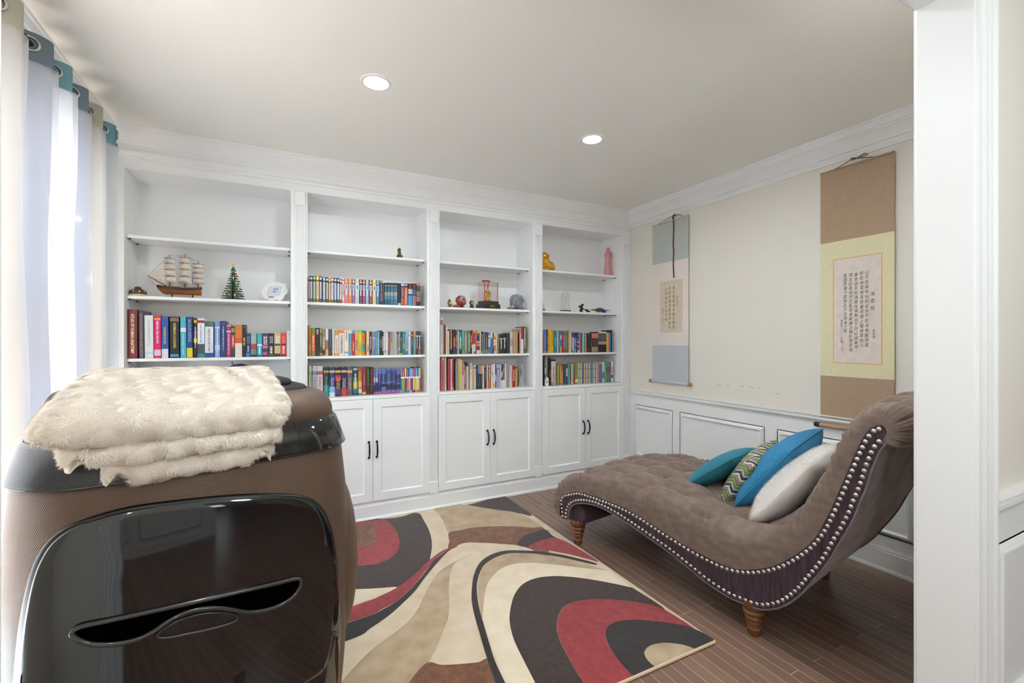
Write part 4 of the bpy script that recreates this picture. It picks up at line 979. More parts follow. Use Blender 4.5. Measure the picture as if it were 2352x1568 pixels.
# pleat peaks (room side) measured along the wall
PK=[1.55,1.80,2.03,2.27,2.52,2.71,2.90,3.10,3.315]
KIND=['O','S','T','O','S','T','S','O','T']
def wave(y):
    """x offset of the cloth: peaks at PK, troughs midway"""
    k=np.interp(y,PK,np.arange(len(PK))) if PK[0]<=y<=PK[-1] else (0+(y-PK[0])/.22 if y<PK[0] else len(PK)-1+(y-PK[-1])/.2)
    c=math.cos(2*PI*k); return XL+.118+.048*(c*abs(c)**-.25 if abs(c)>1e-6 else 0)
def span(i): 
    a=(PK[i-1]+PK[i])/2 if i else PK[0]-.11; b=(PK[i]+PK[i+1])/2 if i<len(PK)-1 else PK[-1]+.035; return a,b
groups=[((0,1,2),'unseen near curtain panel, lining thinned to pass light, olive and slate bands','window curtain'),((3,4,5),'olive, slate and teal banded curtain panel with the exposed rod ring','window curtain'),((6,7,8),'slate, olive and teal banded curtain panel beside the bookcase','window curtain')]
for ids,lb,cat in groups:
    y0=span(ids[0])[0]; y1=span(ids[-1])[1]
    t=thing('curtain',lb,cat,(XL+.118,(y0+y1)/2,2.572),0,'grommet curtains on the rod'); oy=(y0+y1)/2; ox_=XL+.118; oz_=2.572
    for i in ids:
        a,b=span(i); n=26; ys=np.linspace(a,b,n)
        hm={'O':HOL,'S':HSL,'T':HTE}[KIND[i]]; lm={'O':LOL,'S':LSL,'T':LTE}[KIND[i]] if ids[0] else LPA
        zt=2.622+.004*math.sin(3*i)
        m=MB(); m.grid([[(wave(y)-ox_,y-oy,z-oz_) for z in np.linspace(zt,zt-.118,4)] for y in ys])
        m.grid([[(wave(y)-ox_-.003,y-oy,z-oz_) for z in np.linspace(zt,zt-.118,4)] for y in ys],flip=True)
        m.build('header_band',hm,t,smooth=180,weld=0)
        def flow(y,z,am):
            k=(zt-z); g=1+.25*np.sin(3*y+2*z)*min(1,k); return wave(y+.03*math.sin(1.7*z+2.1*y)*min(1,k*1.2))+.006*math.sin(75*y+1.5*math.sin(2*z))*min(1,k*2)
        zs=np.linspace(zt-.115,.03,40)
        m=MB(); P0=[[(flow(y,z,1)-ox_-.004,y-oy,z-oz_) for z in zs] for y in ys]; m.grid(P0)
        lo=m.build('lining',lm,t,smooth=180,weld=0)
        at=lo.data.attributes.new('flat','FLOAT_VECTOR','POINT')
        for q,v in enumerate(lo.data.vertices): at.data[q].vector=(v.co.y+oy+.37*i,v.co.z+oz_,0)
        m=MB(); m.grid([[(flow(y,z,1)-ox_+.010+.006*math.sin(60*y+3*z),y-oy,z-oz_) for z in zs] for y in ys]); m.build('sheer_overlay',SHE,t,smooth=180,weld=0)
        # rings where the cloth crosses the rod
    for i in ids:
        for yc,sg in (((span(i)[0]+PK[i])/2,1),((PK[i]+span(i)[1])/2,-1)):
            if yc<1.3: continue
            d=Vector((wave(yc+.006)-wave(yc-.006),.012,0)).normalized(); nrm=Vector((-d.y,d.x,0))
            path=[Vector((wave(yc)-ox_,yc-oy,0))+d*.026*math.cos(a)+Vector((0,0,1))*.026*math.sin(a) for a in np.linspace(0,2*PI,24,endpoint=False)]
            MB().tube([tuple(p) for p in path],.0055,8,closed=True).build('grommet_ring',CHR,t,smooth=180)
# ============================================================ books
def hx(s): return (int(s[0:2],16),int(s[2:4],16),int(s[4:6],16))
PAPER=M('page_edges',(226,216,198),.9,var=.06,vscale=400,stretch=(8,1,.05))
ORD=lambda n: '%d%s'%(n,'th' if 10<=n%100<=20 else {1:'st',2:'nd',3:'rd'}.get(n%10,'th'))
def book(xa,xb,zb,h,yf,dep,col,bands,text,lean,hard,dash,group,label,pats=()):
    w=xb-xa; o=.0022 if hard else .0008; R=.004 if hard else .0015
    t=MB(); cm=CM(hx(col),.42)
    # spine: slightly rounded strip, banded top to bottom
    cuts=sorted(set([0,1]+[f for b in bands for f in b[:2]])); n=5
    def sx(k): return w*k/(n-1)
    def sy(k): return -R*math.sin(PI*k/(n-1))
    for a,b in zip(cuts[:-1],cuts[1:]):
        mid=(a+b)/2; c=col
        for f0,f1,cc in bands:
            if f0<=mid<=f1: c=cc
        t.mat(CM(hx(c),.42)); z0=h*(1-b); z1=h*(1-a)
        for k in range(n-1): t.poly([(sx(k),sy(k),z0),(sx(k+1),sy(k+1),z0),(sx(k+1),sy(k+1),z1),(sx(k),sy(k),z1)])
    t.mat(cm)
    th=min(.0022 if hard else .0006,w*.2)
    for x0,x1 in ((0,th),(w-th,w)):
        t.poly([(x0,0,0),(x0,dep,0),(x0,dep,h),(x0,0,h)]); t.poly([(x1,0,0),(x1,0,h),(x1,dep,h),(x1,dep,0)])
        t.poly([(x0,0,h),(x0,dep,h),(x1,dep,h),(x1,0,h)]); t.poly([(x0,0,0),(x1,0,0),(x1,dep,0),(x0,dep,0)]); t.poly([(x0,dep,0),(x1,dep,0),(x1,dep,h),(x0,dep,h)])
    t.poly([(sx(k),sy(k),h) for k in range(n)]+[(w,.003,h),(0,.003,h)]); t.poly([(sx(k),sy(k),0) for k in range(n)][::-1]+[(0,.003,0),(w,.003,0)])
    tp=h-(.003 if hard else .0004)
    if not hard:
        t.mat(PAPER); t.box(th,w-th,.002,dep-(.0008),.0004,tp)
    for q_,(f0,f1,pc,pw) in enumerate(pats):
        t.mat(CM(hx(pc),.42)); yy=-R-.0002-.0002*q_; t.poly([(w/2-w*pw/2,yy,h*(1-f1)),(w/2+w*pw/2,yy,h*(1-f1)),(w/2+w*pw/2,yy,h*(1-f0)),(w/2-w*pw/2,yy,h*(1-f0))])
    # small printed marks standing in for unreadable titles
    if dash:
        f0,f1,dc,ww=dash; t.mat(CM(hx(dc),.5)); z=h*(1-f0); ze=h*(1-f1); rnd=random.Random(int(xa*1e5))
        while z>ze:
            l=h*rnd.uniform(.012,.03); ww2=w*ww*rnd.uniform(.7,1)
            yy=-R-.0004-.0002*len(pats)
            t.poly([(w/2-ww2/2,yy,z-l),(w/2+ww2/2,yy,z-l),(w/2+ww2/2,yy,z),(w/2-ww2/2,yy,z)]); z-=l+h*rnd.choice((.006,.008,.008,.02))
    ob=t.build('book',None,None,smooth=30,weld=0); ob.location=(xa,yf,zb); ob.rotation_euler=(0,lean,0)
    tag(ob,label,'book',group)
    if hard: MB().box(th,w-th,.002,dep-.003,.003,tp).build('page_block',PAPER,ob,smooth=0)
    if text:
        body,f0,f1,tc,wf=text[:5]; m=MB()
        rows=body.split('|'); nr=len(rows)
        for q,rw in enumerate(rows):
            u0=w*(.5-wf/2)+w*wf*q/nr; u1=u0+w*wf/nr*.86
            xr0,xr1=w-u1,w-u0     # first row nearest the right edge when read downwards
            add_text(m,rw,(xr0,xr1,h*(1-f1),h*(1-f0)),lambda a,b:(a,-R*math.sin(PI*min(max(a/w,0),1))-.0008,b),bold=.02,rot=True)
        plabel(m.build('spine_title',CM(hx(tc),.5),ob,smooth=0,weld=0),'printed spine title')
    return ob
def parse(e):
    """'xl,xr,vt,colour,look;opts' - opts: h hard cover, b=f0-f1:colour, t=text/f0/f1/colour/width, d=f0-f1:colour:width, l=lean px, n no marks"""
    head,*op=e.split(';'); xl,xr,vt,c,look=head.split(',',4)
    d=dict(xl=float(xl),xr=float(xr),vt=float(vt),c=c,look=look.strip(),hard=False,bands=[],text=None,dash='auto',lean=0.0,pats=[])
    for q in op:
        if q=='h': d['hard']=True
        elif q=='n': d['dash']=None
        elif q[0]=='p':
            f,cc,ww=q[2:].split(':'); a,b=f.split('-'); d['pats'].append((float(a),float(b),cc,float(ww)))
        elif q[0]=='l': d['lean']=float(q[2:])
        elif q[0]=='b':
            f,cc=q[2:].split(':'); a,b=f.split('-'); d['bands'].append((float(a),float(b),cc))
        elif q[0]=='d':
            f,cc,ww=q[2:].split(':'); a,b=f.split('-'); d['dash']=(float(a),float(b),cc,float(ww))
        elif q[0]=='t':
            p=q[2:].split('/'); d['text']=(p[0],float(p[1]),float(p[2]),p[3],float(p[4])); d['dash']=None
    return d
NB=[0]
def row(frames,zb,yf,group,where,depth=.15,h_all=False):
    items=[]
    for (x0,y0,sc),txt in frames:
        for e in txt.strip().split('\n'):
            e=e.strip()
            if not e: continue
            d=parse(e); ua=x0+d['xl']/sc; ub=x0+d['xr']/sc; v=y0+d['vt']/sc
            d['xa']=atY(ua,784,yf)[0]; d['xb']=atY(ub,784,yf)[0]; d['zt']=atY((ua+ub)/2,v,yf)[2]; d['ln']=math.atan2(d['lean'],sc*50)
            items.append(d)
    for i,d in enumerate(items):
        if i+1<len(items) and not (d['lean'] or items[i+1]['lean']): d['xb']=min(d['xb'],items[i+1]['xa']-.0004)
        h=d['zt']-zb; w=d['xb']-d['xa']-.0006
        if w<.003: w=.003
        dash=d['dash']
        if dash=='auto':
            r_,g_,b_=hx(d['c']); lum=.3*r_+.6*g_+.1*b_
            dash=(.22,.74,'e8e2d4' if lum<125 else '4a4850',.34) if w>.007 else None
        dp=min(.245,max(.10,h*.70))
        NB[0]+=1
        book(d['xa'],d['xa']+w,zb+.0002,h,yf,dp,d['c'],d['bands'],d['text'],d['ln'],d['hard'],dash,group,'%s, %s from window in %s'%(d['look'],ORD(i+1),where),d['pats'])
# --- window bookcase
row([((280,700,9.8),'''
122,348,100,6e2a30,maroon atlas with cream title;h;t=ATLAS OF HUMAN ANATOMY/.09/.90/f0dcb0/.42
390,492,130,5c5260,slim grey purple reference book;h;l=-4;t=BETTER FACE SCIENCE  ALEX  VOL IV/.06/.95/a89070/.42
515,712,235,d8dce4,wide white textbook with pale title;h;l=-3.4;t=Jul Chemistry/.12/.72/b8b4b8/.36;b=.86-.9:a8c8e4
728,880,240,d0186c,hot pink textbook with white title;h;l=-2.6;t=ESSENTIAL CELL BIOLOGY/.13/.66/f4ecf4/.36;b=.06-.10:e8a828;b=.80-.94:e0c0d4
895,1048,258,2a58a4,royal blue textbook with white foot;h;l=-2.6;d=.26-.64:b0a068:.4;b=.78-1:d4d8e4
1085,1290,262,24262c,black accounting textbook with yellow title;h;l=-2.4;t=INTERMEDIATE ACCOUNTING/.16/.76/d8d060/.34;b=.03-.12:8c6c58;b=.91-.97:5c90c8
1320,1448,265,48b4cc,pale turquoise textbook with checked band;h;l=-3.0;b=.27-.37:e0e8ec;d=.42-.9:a8e0ec:.3
1462,1595,270,1e4888,navy blue textbook with yellow sticker;h;l=-3.0;t=CAREER|Success/.06/.62/a8bcd8/.5;b=.76-.99:e0cc30
1618,1695,310,2c2030,dark purple book with yellow flashes;l=-1.2;b=.03-.11:e0a020;b=.12-.30:3a2a40;b=.31-.5:7c4c8c;b=.51-.62:e4cc20
1704,1862,303,e8eaf0,white and grey textbook with maroon band;h;l=-1.2;b=.05-.12:8c3434;b=.65-.9:4c5460;b=.9-1:2c9090;d=.16-.6:8498a8:.25
1872,2058,370,dfe3ec,wide white textbook with green woodland top;h;n;b=0-.15:4c7058;b=.87-1:2c4c9c;d=.2-.82:a8a0a8:.35
'''),((480,700,9.8),'''
130,250,362,7c9cd4,sky blue textbook with white cloud;h;b=.16-.2:d4dcf0;b=.66-.8:b8ccec;d=.2-.95:e0d4ec:.4
262,383,362,284478,dark navy hardback with small white title;h;d=.14-.8:c8d0e4:.22;b=.06-.09:80508c
392,497,445,983468,magenta paperback with white bands;b=.02-.05:e0b8cc;b=.18-.24:d8a8c4;d=.28-.9:e0b0cc:.4
503,584,482,3a3c40,charcoal paperback with red centre;b=.27-.70:c8402c;b=.06-.2:8a8c48;d=.34-.6:f0e0d8:.4
588,746,430,dcd0c4,cream paperback with orange harvest top;b=.02-.42:c8742c;b=.42-.58:cc5420;n
752,828,448,26262a,black paperback with yellow letters;t=NEW LEO/.40/.64/e8e020/.7;b=.03-.1:55555a
833,938,640,2a3060,small navy thriller with pale title;t=DAN|BROWN/.14/.42/9090a8/.7;b=.82-1:3c70a8;d=.52-.78:c0c8d8:.4
944,1072,640,88a8a4,small sage green thriller with red poppy;t=DAN|BROWN/.14/.42/b8ccc8/.7;b=.45-.7:9c4834;b=.72-.9:588c74;b=.9-1:3c342c
1084,1196,640,10a4b8,small bright cyan thriller;t=DAN|BROWN/.14/.42/58c0cc/.7;b=.46-.54:d8e4e8;d=.58-.86:d4f0f4:.4;b=.92-1:206878
1206,1328,638,502850,small plum thriller with pink blossom;t=DAN|BROWN/.14/.48/f0e4f0/.8;b=.52-.64:c06c9c;b=.8-.92:a85888
1338,1466,638,1e2024,small black thriller with white title;t=DAN|BROWN/.14/.42/c8c8c8/.7;d=.56-.86:e4e4e4:.5;b=.9-.97:5c5038
1476,1608,632,c8b078,small gold thriller with dark emblem;t=DAN|BROWN/.14/.42/f0ece0/.7;b=.46-.54:4c4840;b=.87-1:3c3028
1618,1738,632,dc2428,small bright red thriller;t=DAN|BROWN/.14/.42/f08080/.7;b=.47-.52:20202c;d=.56-.84:f4dcdc:.45;b=.92-1:84181c
1752,1850,580,d8d8d8,small plain white book against the side;h;d=.1-.2:a0a0a0:.15
''')],SHZ[0],3.722,'books in the window bookcase','window bookcase row')
# --- second bookcase, upper row: children's series
def K(xl,xr,vt,c,look,lab='d8d4d0'): return '%s,%s,%s,%s,%s;b=.155-.185:28241f;b=.9-.97:6c6438;p=.055-.135:%s:.7;p=.225-.86:%s:.68;n;d=.27-.82:8c8890:.3'%(xl,xr,vt,c,look,lab,lab)
def D_(xl,xr,vt,c,look): return '%s,%s,%s,%s,%s;p=.03-.065:e8e4e8:.35;p=.09-.16:d8d070:.6;p=.24-.44:e4ecf2:.72;p=.46-.68:d8d0d4:.4;p=.265-.415:4888a4:.4;n;d=.72-.95:b8a8b0:.25'%(xl,xr,vt,c,look)
r1='\n'.join([K(140,194,222,'b4502c','rust red diary paperback'),K(203,308,225,'34608c','steel blue diary paperback'),K(322,425,225,'4c7c34','grass green diary paperback'),K(440,556,230,'dca42c','golden yellow diary paperback'),K(566,668,235,'583868','violet diary paperback'),K(695,802,265,'5c9cbc','light blue diary paperback'),K(818,914,275,'503028','dark brown diary paperback'),K(922,998,320,'a8b438','lime green diary paperback'),K(1006,1120,285,'e07c1c','bright orange diary paperback','e0e0e8'),K(1132,1232,298,'2870a8','ocean blue diary paperback','e4e4ec'),K(1244,1344,310,'26262a','black diary paperback','e8e4e8'),K(1350,1436,348,'c8482c','white and scarlet diary paperback','eeeae4'),
 '1444,1530,318,d4dae0,pale grey white paperback;b=.06-.1:506068;b=.55-.65:a8c0dc;b=.88-1:a8bcc4',
 D_(1540,1680,322,'f06c70','coral pink series paperback'),D_(1690,1816,335,'d88c58','apricot orange series paperback'),D_(1824,1944,340,'84608c','mauve series paperback'),D_(1952,2094,342,'cfd4d6','silvery white series paperback'),D_(2102,2226,362,'4c2650','dark purple series paperback')])
r2='\n'.join([D_(40,150,345,'98284c','crimson series paperback'),D_(160,264,350,'84b8d0','baby blue series paperback'),D_(276,402,356,'8c2c34','brick red series paperback'),D_(410,524,360,'e0d080','pale yellow series paperback'),D_(530,650,372,'1c74a0','strong blue series paperback'),
 '656,782,385,302c44,midnight blue novel with gold letters;t=THE NIGHT WANDERER/.14/.86/c8a468/.42;b=.03-.08:b8b8c4',
 '786,816,470,2c7480,thin dark cyan paperback;n']+['%d,%d,%d,%s,%s;b=0-.2:283840;b=.42-.58:a8a08c;b=.58-.75:4c8ca8;b=.12-.16:9ab0b8;n'%(a,b,v,c,l) for a,b,v,c,l in ((838,934,455,'305c68','teal seascape paperback nearest the night novel'),(944,1044,455,'2c6470','teal seascape paperback with pale spire'),(1054,1160,460,'3a6c8c','blue seascape paperback'),(1172,1300,462,'3c708c','wide blue seascape paperback'))]+[
 '1316,1420,475,1c1a20,black box end with cream foot;n;b=.9-1:c8c0b0','1428,1542,482,74408c,purple fantasy paperback;d=.2-.6:d0a060:.35;b=.03-.1:dce0e0;b=.68-.95:a06048','1550,1668,485,cc6c2c,burnt orange fantasy paperback;b=0-.18:342838;b=.05-.09:e0e4dc;d=.26-.9:b0b4b8:.4','1688,1838,485,242428,black paperback with blue figure;b=.25-.48:b0b4bc;b=.54-1:3c90c8;n;d=.04-.22:b85058:.25','1844,1974,485,2c2628,black paperback with grey pink figure;b=.28-.5:3c5c90;b=.55-.98:8c7078;n;d=.04-.22:c05858:.25','1984,2116,490,262224,black paperback with red crest;b=.01-.1:c86c68;b=.34-.56:707068;b=.58-.8:b86058;n;d=.14-.3:a85050:.3'])
row([((700,620,16.8),r1),((830,620,15.68),r2)],SHZ[1],3.722,'books in the second bookcase upper row','second bookcase upper row')
# --- second bookcase, middle row
row([((700,740,16.8),'''
148,244,105,c08c40,tall golden tan book;d=.12-.6:6c4820:.5;b=.82-1:b06838
252,404,215,d4601c,orange book with green ends;b=0-.17:5c9c3c;b=.88-1:5c9c3c;d=.28-.8:e8dcc0:.4
412,566,215,2e2218,dark brown book with cream marks;d=.06-.22:e8d8c8:.5;b=.78-.98:3a2c22
576,670,220,55503a,olive black novel;b=.02-.18:98903c;d=.24-.66:a8b8b8:.4;b=.9-.96:d07850
682,790,270,8c8078,grey and sand novel;b=.28-.72:c8b48c;b=.78-.94:2c2a2c
800,914,250,dcccc8,pinkish white novel with russet lower half;b=.42-.75:a86040;b=.75-1:d8a468;n
922,1040,262,243c64,deep navy dragon novel;d=.04-.68:3c8088:.5;b=.86-1:583458
1056,1150,285,d4ccc0,beige white novel;d=.2-.8:a8a8b0:.3;b=.9-1:c8b878
1164,1314,300,e0d4c0,cream novel with ochre top;b=0-.2:c89440;t=TREASURE EMPIRE/.31/.88/a05040/.36;b=.9-1:d0a048
1326,1524,300,e2dcdc,wide white paperback with coral head;b=0-.125:e07464;d=.2-.92:886878:.5
1530,1692,305,e0dcb8,pale cream joke book;d=.04-.4:a04840:.3;b=.85-.9:58a0c8
1698,1814,300,4c90c8,mid blue paperback with lime head;b=0-.13:d8e8a8;d=.5-.9:d8a850:.4
1818,1932,305,b02838,raspberry red paperback with blue head;b=0-.125:38a8d8;d=.46-.8:e8c040:.5
1938,2066,310,dc9c5c,tan orange paperback;d=.05-.22:e8d8c0:.5;d=.4-.8:3c4878:.4
2074,2194,305,d8cc30,lemon yellow paperback with green head;b=0-.115:8cc83c;d=.5-.88:708c28:.45
2200,2316,305,e48028,orange paperback with teal head;b=0-.12:18946c;b=.54-.86:58a098
'''),((830,740,15.68),'''
130,176,318,703c20,thin chestnut brown paperback;n
182,284,330,e4c488,sand coloured paperback with black letters;t=I FUNNY/.56/.88/282828/.55
290,386,328,283468,indigo hardback;h;b=0-.09:484850;b=.92-1:4858a0
392,430,345,b8b0a4,thin stone grey paperback;n
436,490,338,7470b0,periwinkle paperback;b=.24-.3:d8c8d8
496,560,340,908c88,grey paperback with pale blue middle;b=.26-.62:90b8d0
566,656,325,4ca4bc,aqua paperback;d=.3-.9:c8e4e8:.3
662,748,295,1e1c1a,black paperback with small white title;d=.36-.7:d8d0c0:.3
752,798,338,c4b8c4,lilac grey paperback with black head;b=0-.2:202024;b=.82-1:282428
804,836,345,d8b0b8,thin rose pink paperback;b=.22-1:e0dcd8
840,880,342,d8ccd0,thin blush white paperback;b=.8-.9:3c7890;n
886,954,340,e0dcd4,ivory paperback;b=0-.05:a0c0d8;n
960,1004,340,6058a0,thin violet paperback with red stripe;b=.34-.68:b03040
1008,1034,340,a86850,thin terracotta paperback;n
1040,1066,345,88a880,thin celadon and orange paperback;b=.5-.8:88b0d0;b=.8-1:d8c090
1070,1116,340,c87048,thin rust orange paperback;b=.48-1:d8b078;n
1122,1162,340,b0b4b8,thin ash grey paperback;n
1166,1210,342,a8b0bc,thin cool grey paperback;n
1214,1268,342,c8c4b0,thin oatmeal paperback;n
1274,1338,340,708c9c,slate blue paperback with dark head;b=0-.12:284038
1346,1392,345,e0b098,salmon paperback with red foot;b=.0-.08:78a068;b=.66-.8:e8e4e0;b=.8-.95:d85030
1398,1482,335,2c5c64,dark teal dragon paperback;b=0-.45:244850;d=.26-.42:c0d0cc:.3;b=.93-.98:d8c878
1490,1582,335,58988c,sea green dragon paperback;b=0-.12:2c7c84;b=.55-.75:a0b060;b=.75-1:2c8058
1590,1682,332,90b4d8,powder blue dragon paperback;b=.84-1:3878b8
1692,1782,330,d8d0cc,white dragon paperback;b=.16-.2:c08838;d=.33-.8:c8a890:.3
1788,1876,322,285868,petrol blue dragon paperback;b=.16-.2:b0b848;d=.33-.65:90a870:.3
1882,1960,322,d88c58,orange and ice blue dragon paperback;b=.34-.75:8cb4cc;b=.75-1:589c8c
1968,2044,322,38305c,dusky purple dragon paperback;b=.18-.23:d0d4e0;b=.65-1:583850
2050,2138,325,3c322c,dark brown dragon paperback at the row end;b=.18-.23:c8c0d0;b=.62-1:8c6448
''')],SHZ[0]+.0005,3.722,'books in the second bookcase middle row','second bookcase middle row')
# --- second bookcase, counter row
row([((700,825,15.68),'''
146,256,235,b4aea4,tall stone novel with green title;t=MATCHED/.36/.97/6c8c48/.5;b=.18-.29:98a050
278,432,235,b8b6b6,tall silver novel with blue title;t=CROSSED/.345/.97/545880/.55;b=.17-.29:7890a8
440,652,235,c0bfc2,tall silver novel with red title;t=REACHED/.35/.99/b84840/.42;b=.17-.28:b85048
676,872,300,1c3c40,dark teal adventure hardback with gold coin;h;t=The Lost Hero/.3/.82/c0b050/.36;b=.1-.175:c08c40;b=.6-1:20808c
888,1088,305,34386c,indigo adventure hardback with icy foot;h;t=The Son of|Neptune/.34/.72/c8ccdc/.6;b=.09-.17:c8a888;b=.66-.86:7cb0dc;b=.86-1:d8d8d8
1098,1306,305,2c1c20,black adventure hardback with red sky;h;t=The Mark|of Athena/.34/.74/c0b060/.62;b=.09-.17:c8a070;b=.26-.46:b03848;b=.68-.95:48406c
1318,1524,300,30284c,deep violet adventure hardback with red foot;h;t=The House|of Hades/.36/.72/c8c8d0/.6;b=.09-.17:c8a888;b=.74-1:c04838
1534,1716,295,645c70,dusty mauve adventure hardback;h;t=The Blood|of Olympus/.36/.78/c8a070/.6;b=.1-.19:d8b048
1742,1908,285,1c4858,blue green hardback with yellow glow;h;b=.04-.1:b0b8b8;b=.35-.52:3c8878;b=.52-.78:b8a838;b=.78-.92:2c6ca8
1928,2056,290,c87428,amber hardback with white foot;h;b=.02-.13:8c5838;b=.5-.72:d8b070;b=.78-.92:d8ccc8;b=.93-1:3c7c98;n
2068,2212,280,84303c,burgundy hardback with gold seal;h;d=.28-.64:d8b078:.2;b=.89-.98:d8b060
'''),((840,825,16.8),'''
32,158,308,40342c,umber hardback with green letters;h;t=THE KANE|CHRONICLES/.05/.66/3c9c54/.5
168,300,308,382a26,umber hardback with red letters;h;t=RED|PYRAMID/.08/.95/b04428/.5
304,374,372,6070a8,blue dusk series paperback beside the umber books;b=.34-.52:c8a8a8;b=.93-.98:d04868;b=.64-.9:2c3458;n
384,476,368,7088c0,blue dusk series paperback with pale cloud;b=.36-.5:c0b8d8;b=.93-.98:d04868;b=.55-.9:283054;n
484,598,366,6078b8,blue dusk series paperback with first turret;b=.2-.62:38406c;b=.93-.98:d04868;b=.62-.9:2c3460;d=.18-.68:c8ccd8:.08
608,780,358,5470b4,blue dusk series paperback with low roofs;b=.2-.55:343c64;b=.9-.96:d04868;b=.6-.72:242a48;d=.18-.6:c8ccd8:.08
792,1000,348,5068a8,widest blue dusk series paperback;b=.08-.5:3c4878;b=.9-.96:d04868;b=.6-.84:2c3050;d=.18-.68:c8ccd8:.06
1008,1166,348,4c60a4,blue dusk series paperback with tall turret;b=.12-.5:343c6c;b=.9-.96:d04868;b=.58-.84:282e4c;d=.18-.64:c8ccd8:.08
1178,1344,350,5c68ac,last blue dusk series paperback;b=.24-.58:343868;b=.9-.96:d04868;b=.64-.84:262a48;d=.4-.62:c8ccd8:.08
'''+'\n'.join('%d,%d,%d,%s,%s;b=.34-.4:f0f0f0;b=.4-.9:%s;b=.9-1:%s;d=.06-.3:d8d8e0:.3'%(a,b,v,c,l,c2,c3) for a,b,v,c,l,c2,c3 in ((1352,1396,362,'58a0a8','thin sea blue story book','1c8cb4','d8b060'),(1400,1500,360,'a82c30','red over green story book','88ac50','3898b8'),(1506,1570,356,'d0cc50','lime over violet story book','74407c','a03c38'),(1576,1650,354,'3850a0','blue over pink story book','d45c7c','2c9c88'),(1656,1702,352,'4c409c','indigo over yellow story book','d0d080','5090a0'),(1708,1742,350,'78b4dc','thin ice blue over rose story book','d888b0','d8d8d8'),(1746,1816,350,'68a0d4','sky blue over indigo story book','48348c','d85c6c'),(1820,1904,350,'b03074','magenta over gold story book','dcb450','3c2c6c'),(1912,1996,346,'1090c0','cyan over lime story book','bccc58','e07c58'),(2002,2046,342,'1c80b4','thin blue over white story book','e8e4ec','c04878'),(2052,2116,340,'d8c468','straw yellow over red story book','d84c44','389c7c'))))],CT+.0003,3.728,'books in the second bookcase lowest row','second bookcase lowest row')
# --- third bookcase, upper row
row([((1005,720,16.5),'''
104,210,155,d8d2cc,tallest white handbook beside the pilaster;h;t=Developments/.26/.72/3c4868/.4;b=.06-.2:98707c
214,252,405,8c7c48,thin olive brown book;n
256,302,425,6c2420,thin dark red book;n
312,374,500,d8c8bc,tall cream paperback;d=.1-.7:888078:.2
380,446,655,cfbdb0,plain sand paperback;n
452,580,600,24221e,black book with gold scrollwork;d=.02-.8:c8a458:.5
590,692,605,a8343c,red book with black plate;b=.02-.3:302428;b=.72-1:3c3868;d=.36-.68:d8a060:.4
698,762,632,5c5238,camouflage olive paperback;b=.5-.75:2c2820
768,808,655,d8ccc0,thin off white paperback;n
814,922,612,3878a0,blue illustrated paperback;b=.0-.1:284858;b=.8-1:243850;d=.3-.8:b8d8e0:.5
930,1026,630,6a9a6c,sage green novel;d=.04-.3:a08c50:.3;d=.66-.84:282828:.3
1034,1112,640,8c8088,grey violet novel;d=.2-.85:d8d0d4:.4
1116,1142,650,b06028,thin copper orange book;n
1148,1238,640,3c7c48,forest green novel;d=.14-.9:d0dcc8:.4
1242,1302,640,2a2224,charcoal black paperback;b=.2-.5:5c4848
1306,1368,640,b83c40,red paperback with white lower half;b=.6-1:e0d4d0;n
1374,1426,630,b43c44,red paperback with white notch;b=0-.1:d8d0cc;b=.58-.9:e0d8d4;n
1430,1484,640,b8505c,dusty rose red paperback;d=.1-.8:e0b8b8:.2
1488,1592,655,6c5048,multicoloured collage paperback;b=0-.1:c8b83c;b=.24-.46:283468;b=.46-.5:e8e0d8;b=.54-.68:c87c28;b=.68-.84:3c2858;b=.84-1:d8d4d4;n
1600,1648,685,cdc2b8,thin ecru paperback;n
1654,1738,680,1e221c,black paperback with green foot;b=.86-1:60a050;d=.12-.8:c8c8a8:.3
1742,1794,712,4c74a4,denim blue paperback;d=.2-.9:c0c8d8:.3
'''),((1110,735,19.6),'''
72,218,540,4a3c30,dark umber novel with blue flash;d=.24-.8:a08c60:.25;b=.8-1:a07048
226,320,558,4c84b8,blue paperback with yellow sun;b=.14-.22:d8d488;b=.3-.68:b8bcc8;b=.68-.92:2c70a8;n
332,414,552,dcdcdc,white paperback with azure body;b=.28-1:1880b8
422,472,572,54242c,maroon paperback;b=.54-.58:a87c30
478,550,580,d4c8bc,collage white paperback with orange spots;b=.1-.2:c8a840;b=.22-.3:983840;b=.62-.86:b06c3c;n
556,630,580,d8bca0,plain peach cream paperback;n
636,716,602,7c7860,grey olive paperback;d=.4-.7:383828:.2
728,876,660,25221f,black leather book with silver plate;h;b=.18-.265:98947c
884,1036,622,23201e,wide black leather book with silver plate;h;b=.20-.27:a0a088
1058,1186,592,2a2a2c,plain black leather book;h;n
1198,1332,522,c0b6b0,light grey book with coloured marks;h;b=.33-.5:8898a8;b=.52-.66:b08498;n
1342,1556,512,b48c64,kraft brown slipcased book;h;d=.4-.6:846040:.12
1652,1700,392,d0a8a8,pink and cream book behind the bookend;b=0-.18:c05868;n
1704,1808,345,e0d8d8,white book with dark red top;b=0-.45:982830;n
1822,1918,290,48603c,tall green book at the row end;d=.06-.68:d0d4c0:.6;b=.7-.82:a87c68;b=.84-1:4a6428
''')],SHZ[0]+.001,3.722,'books in the third bookcase upper row','third bookcase upper row')
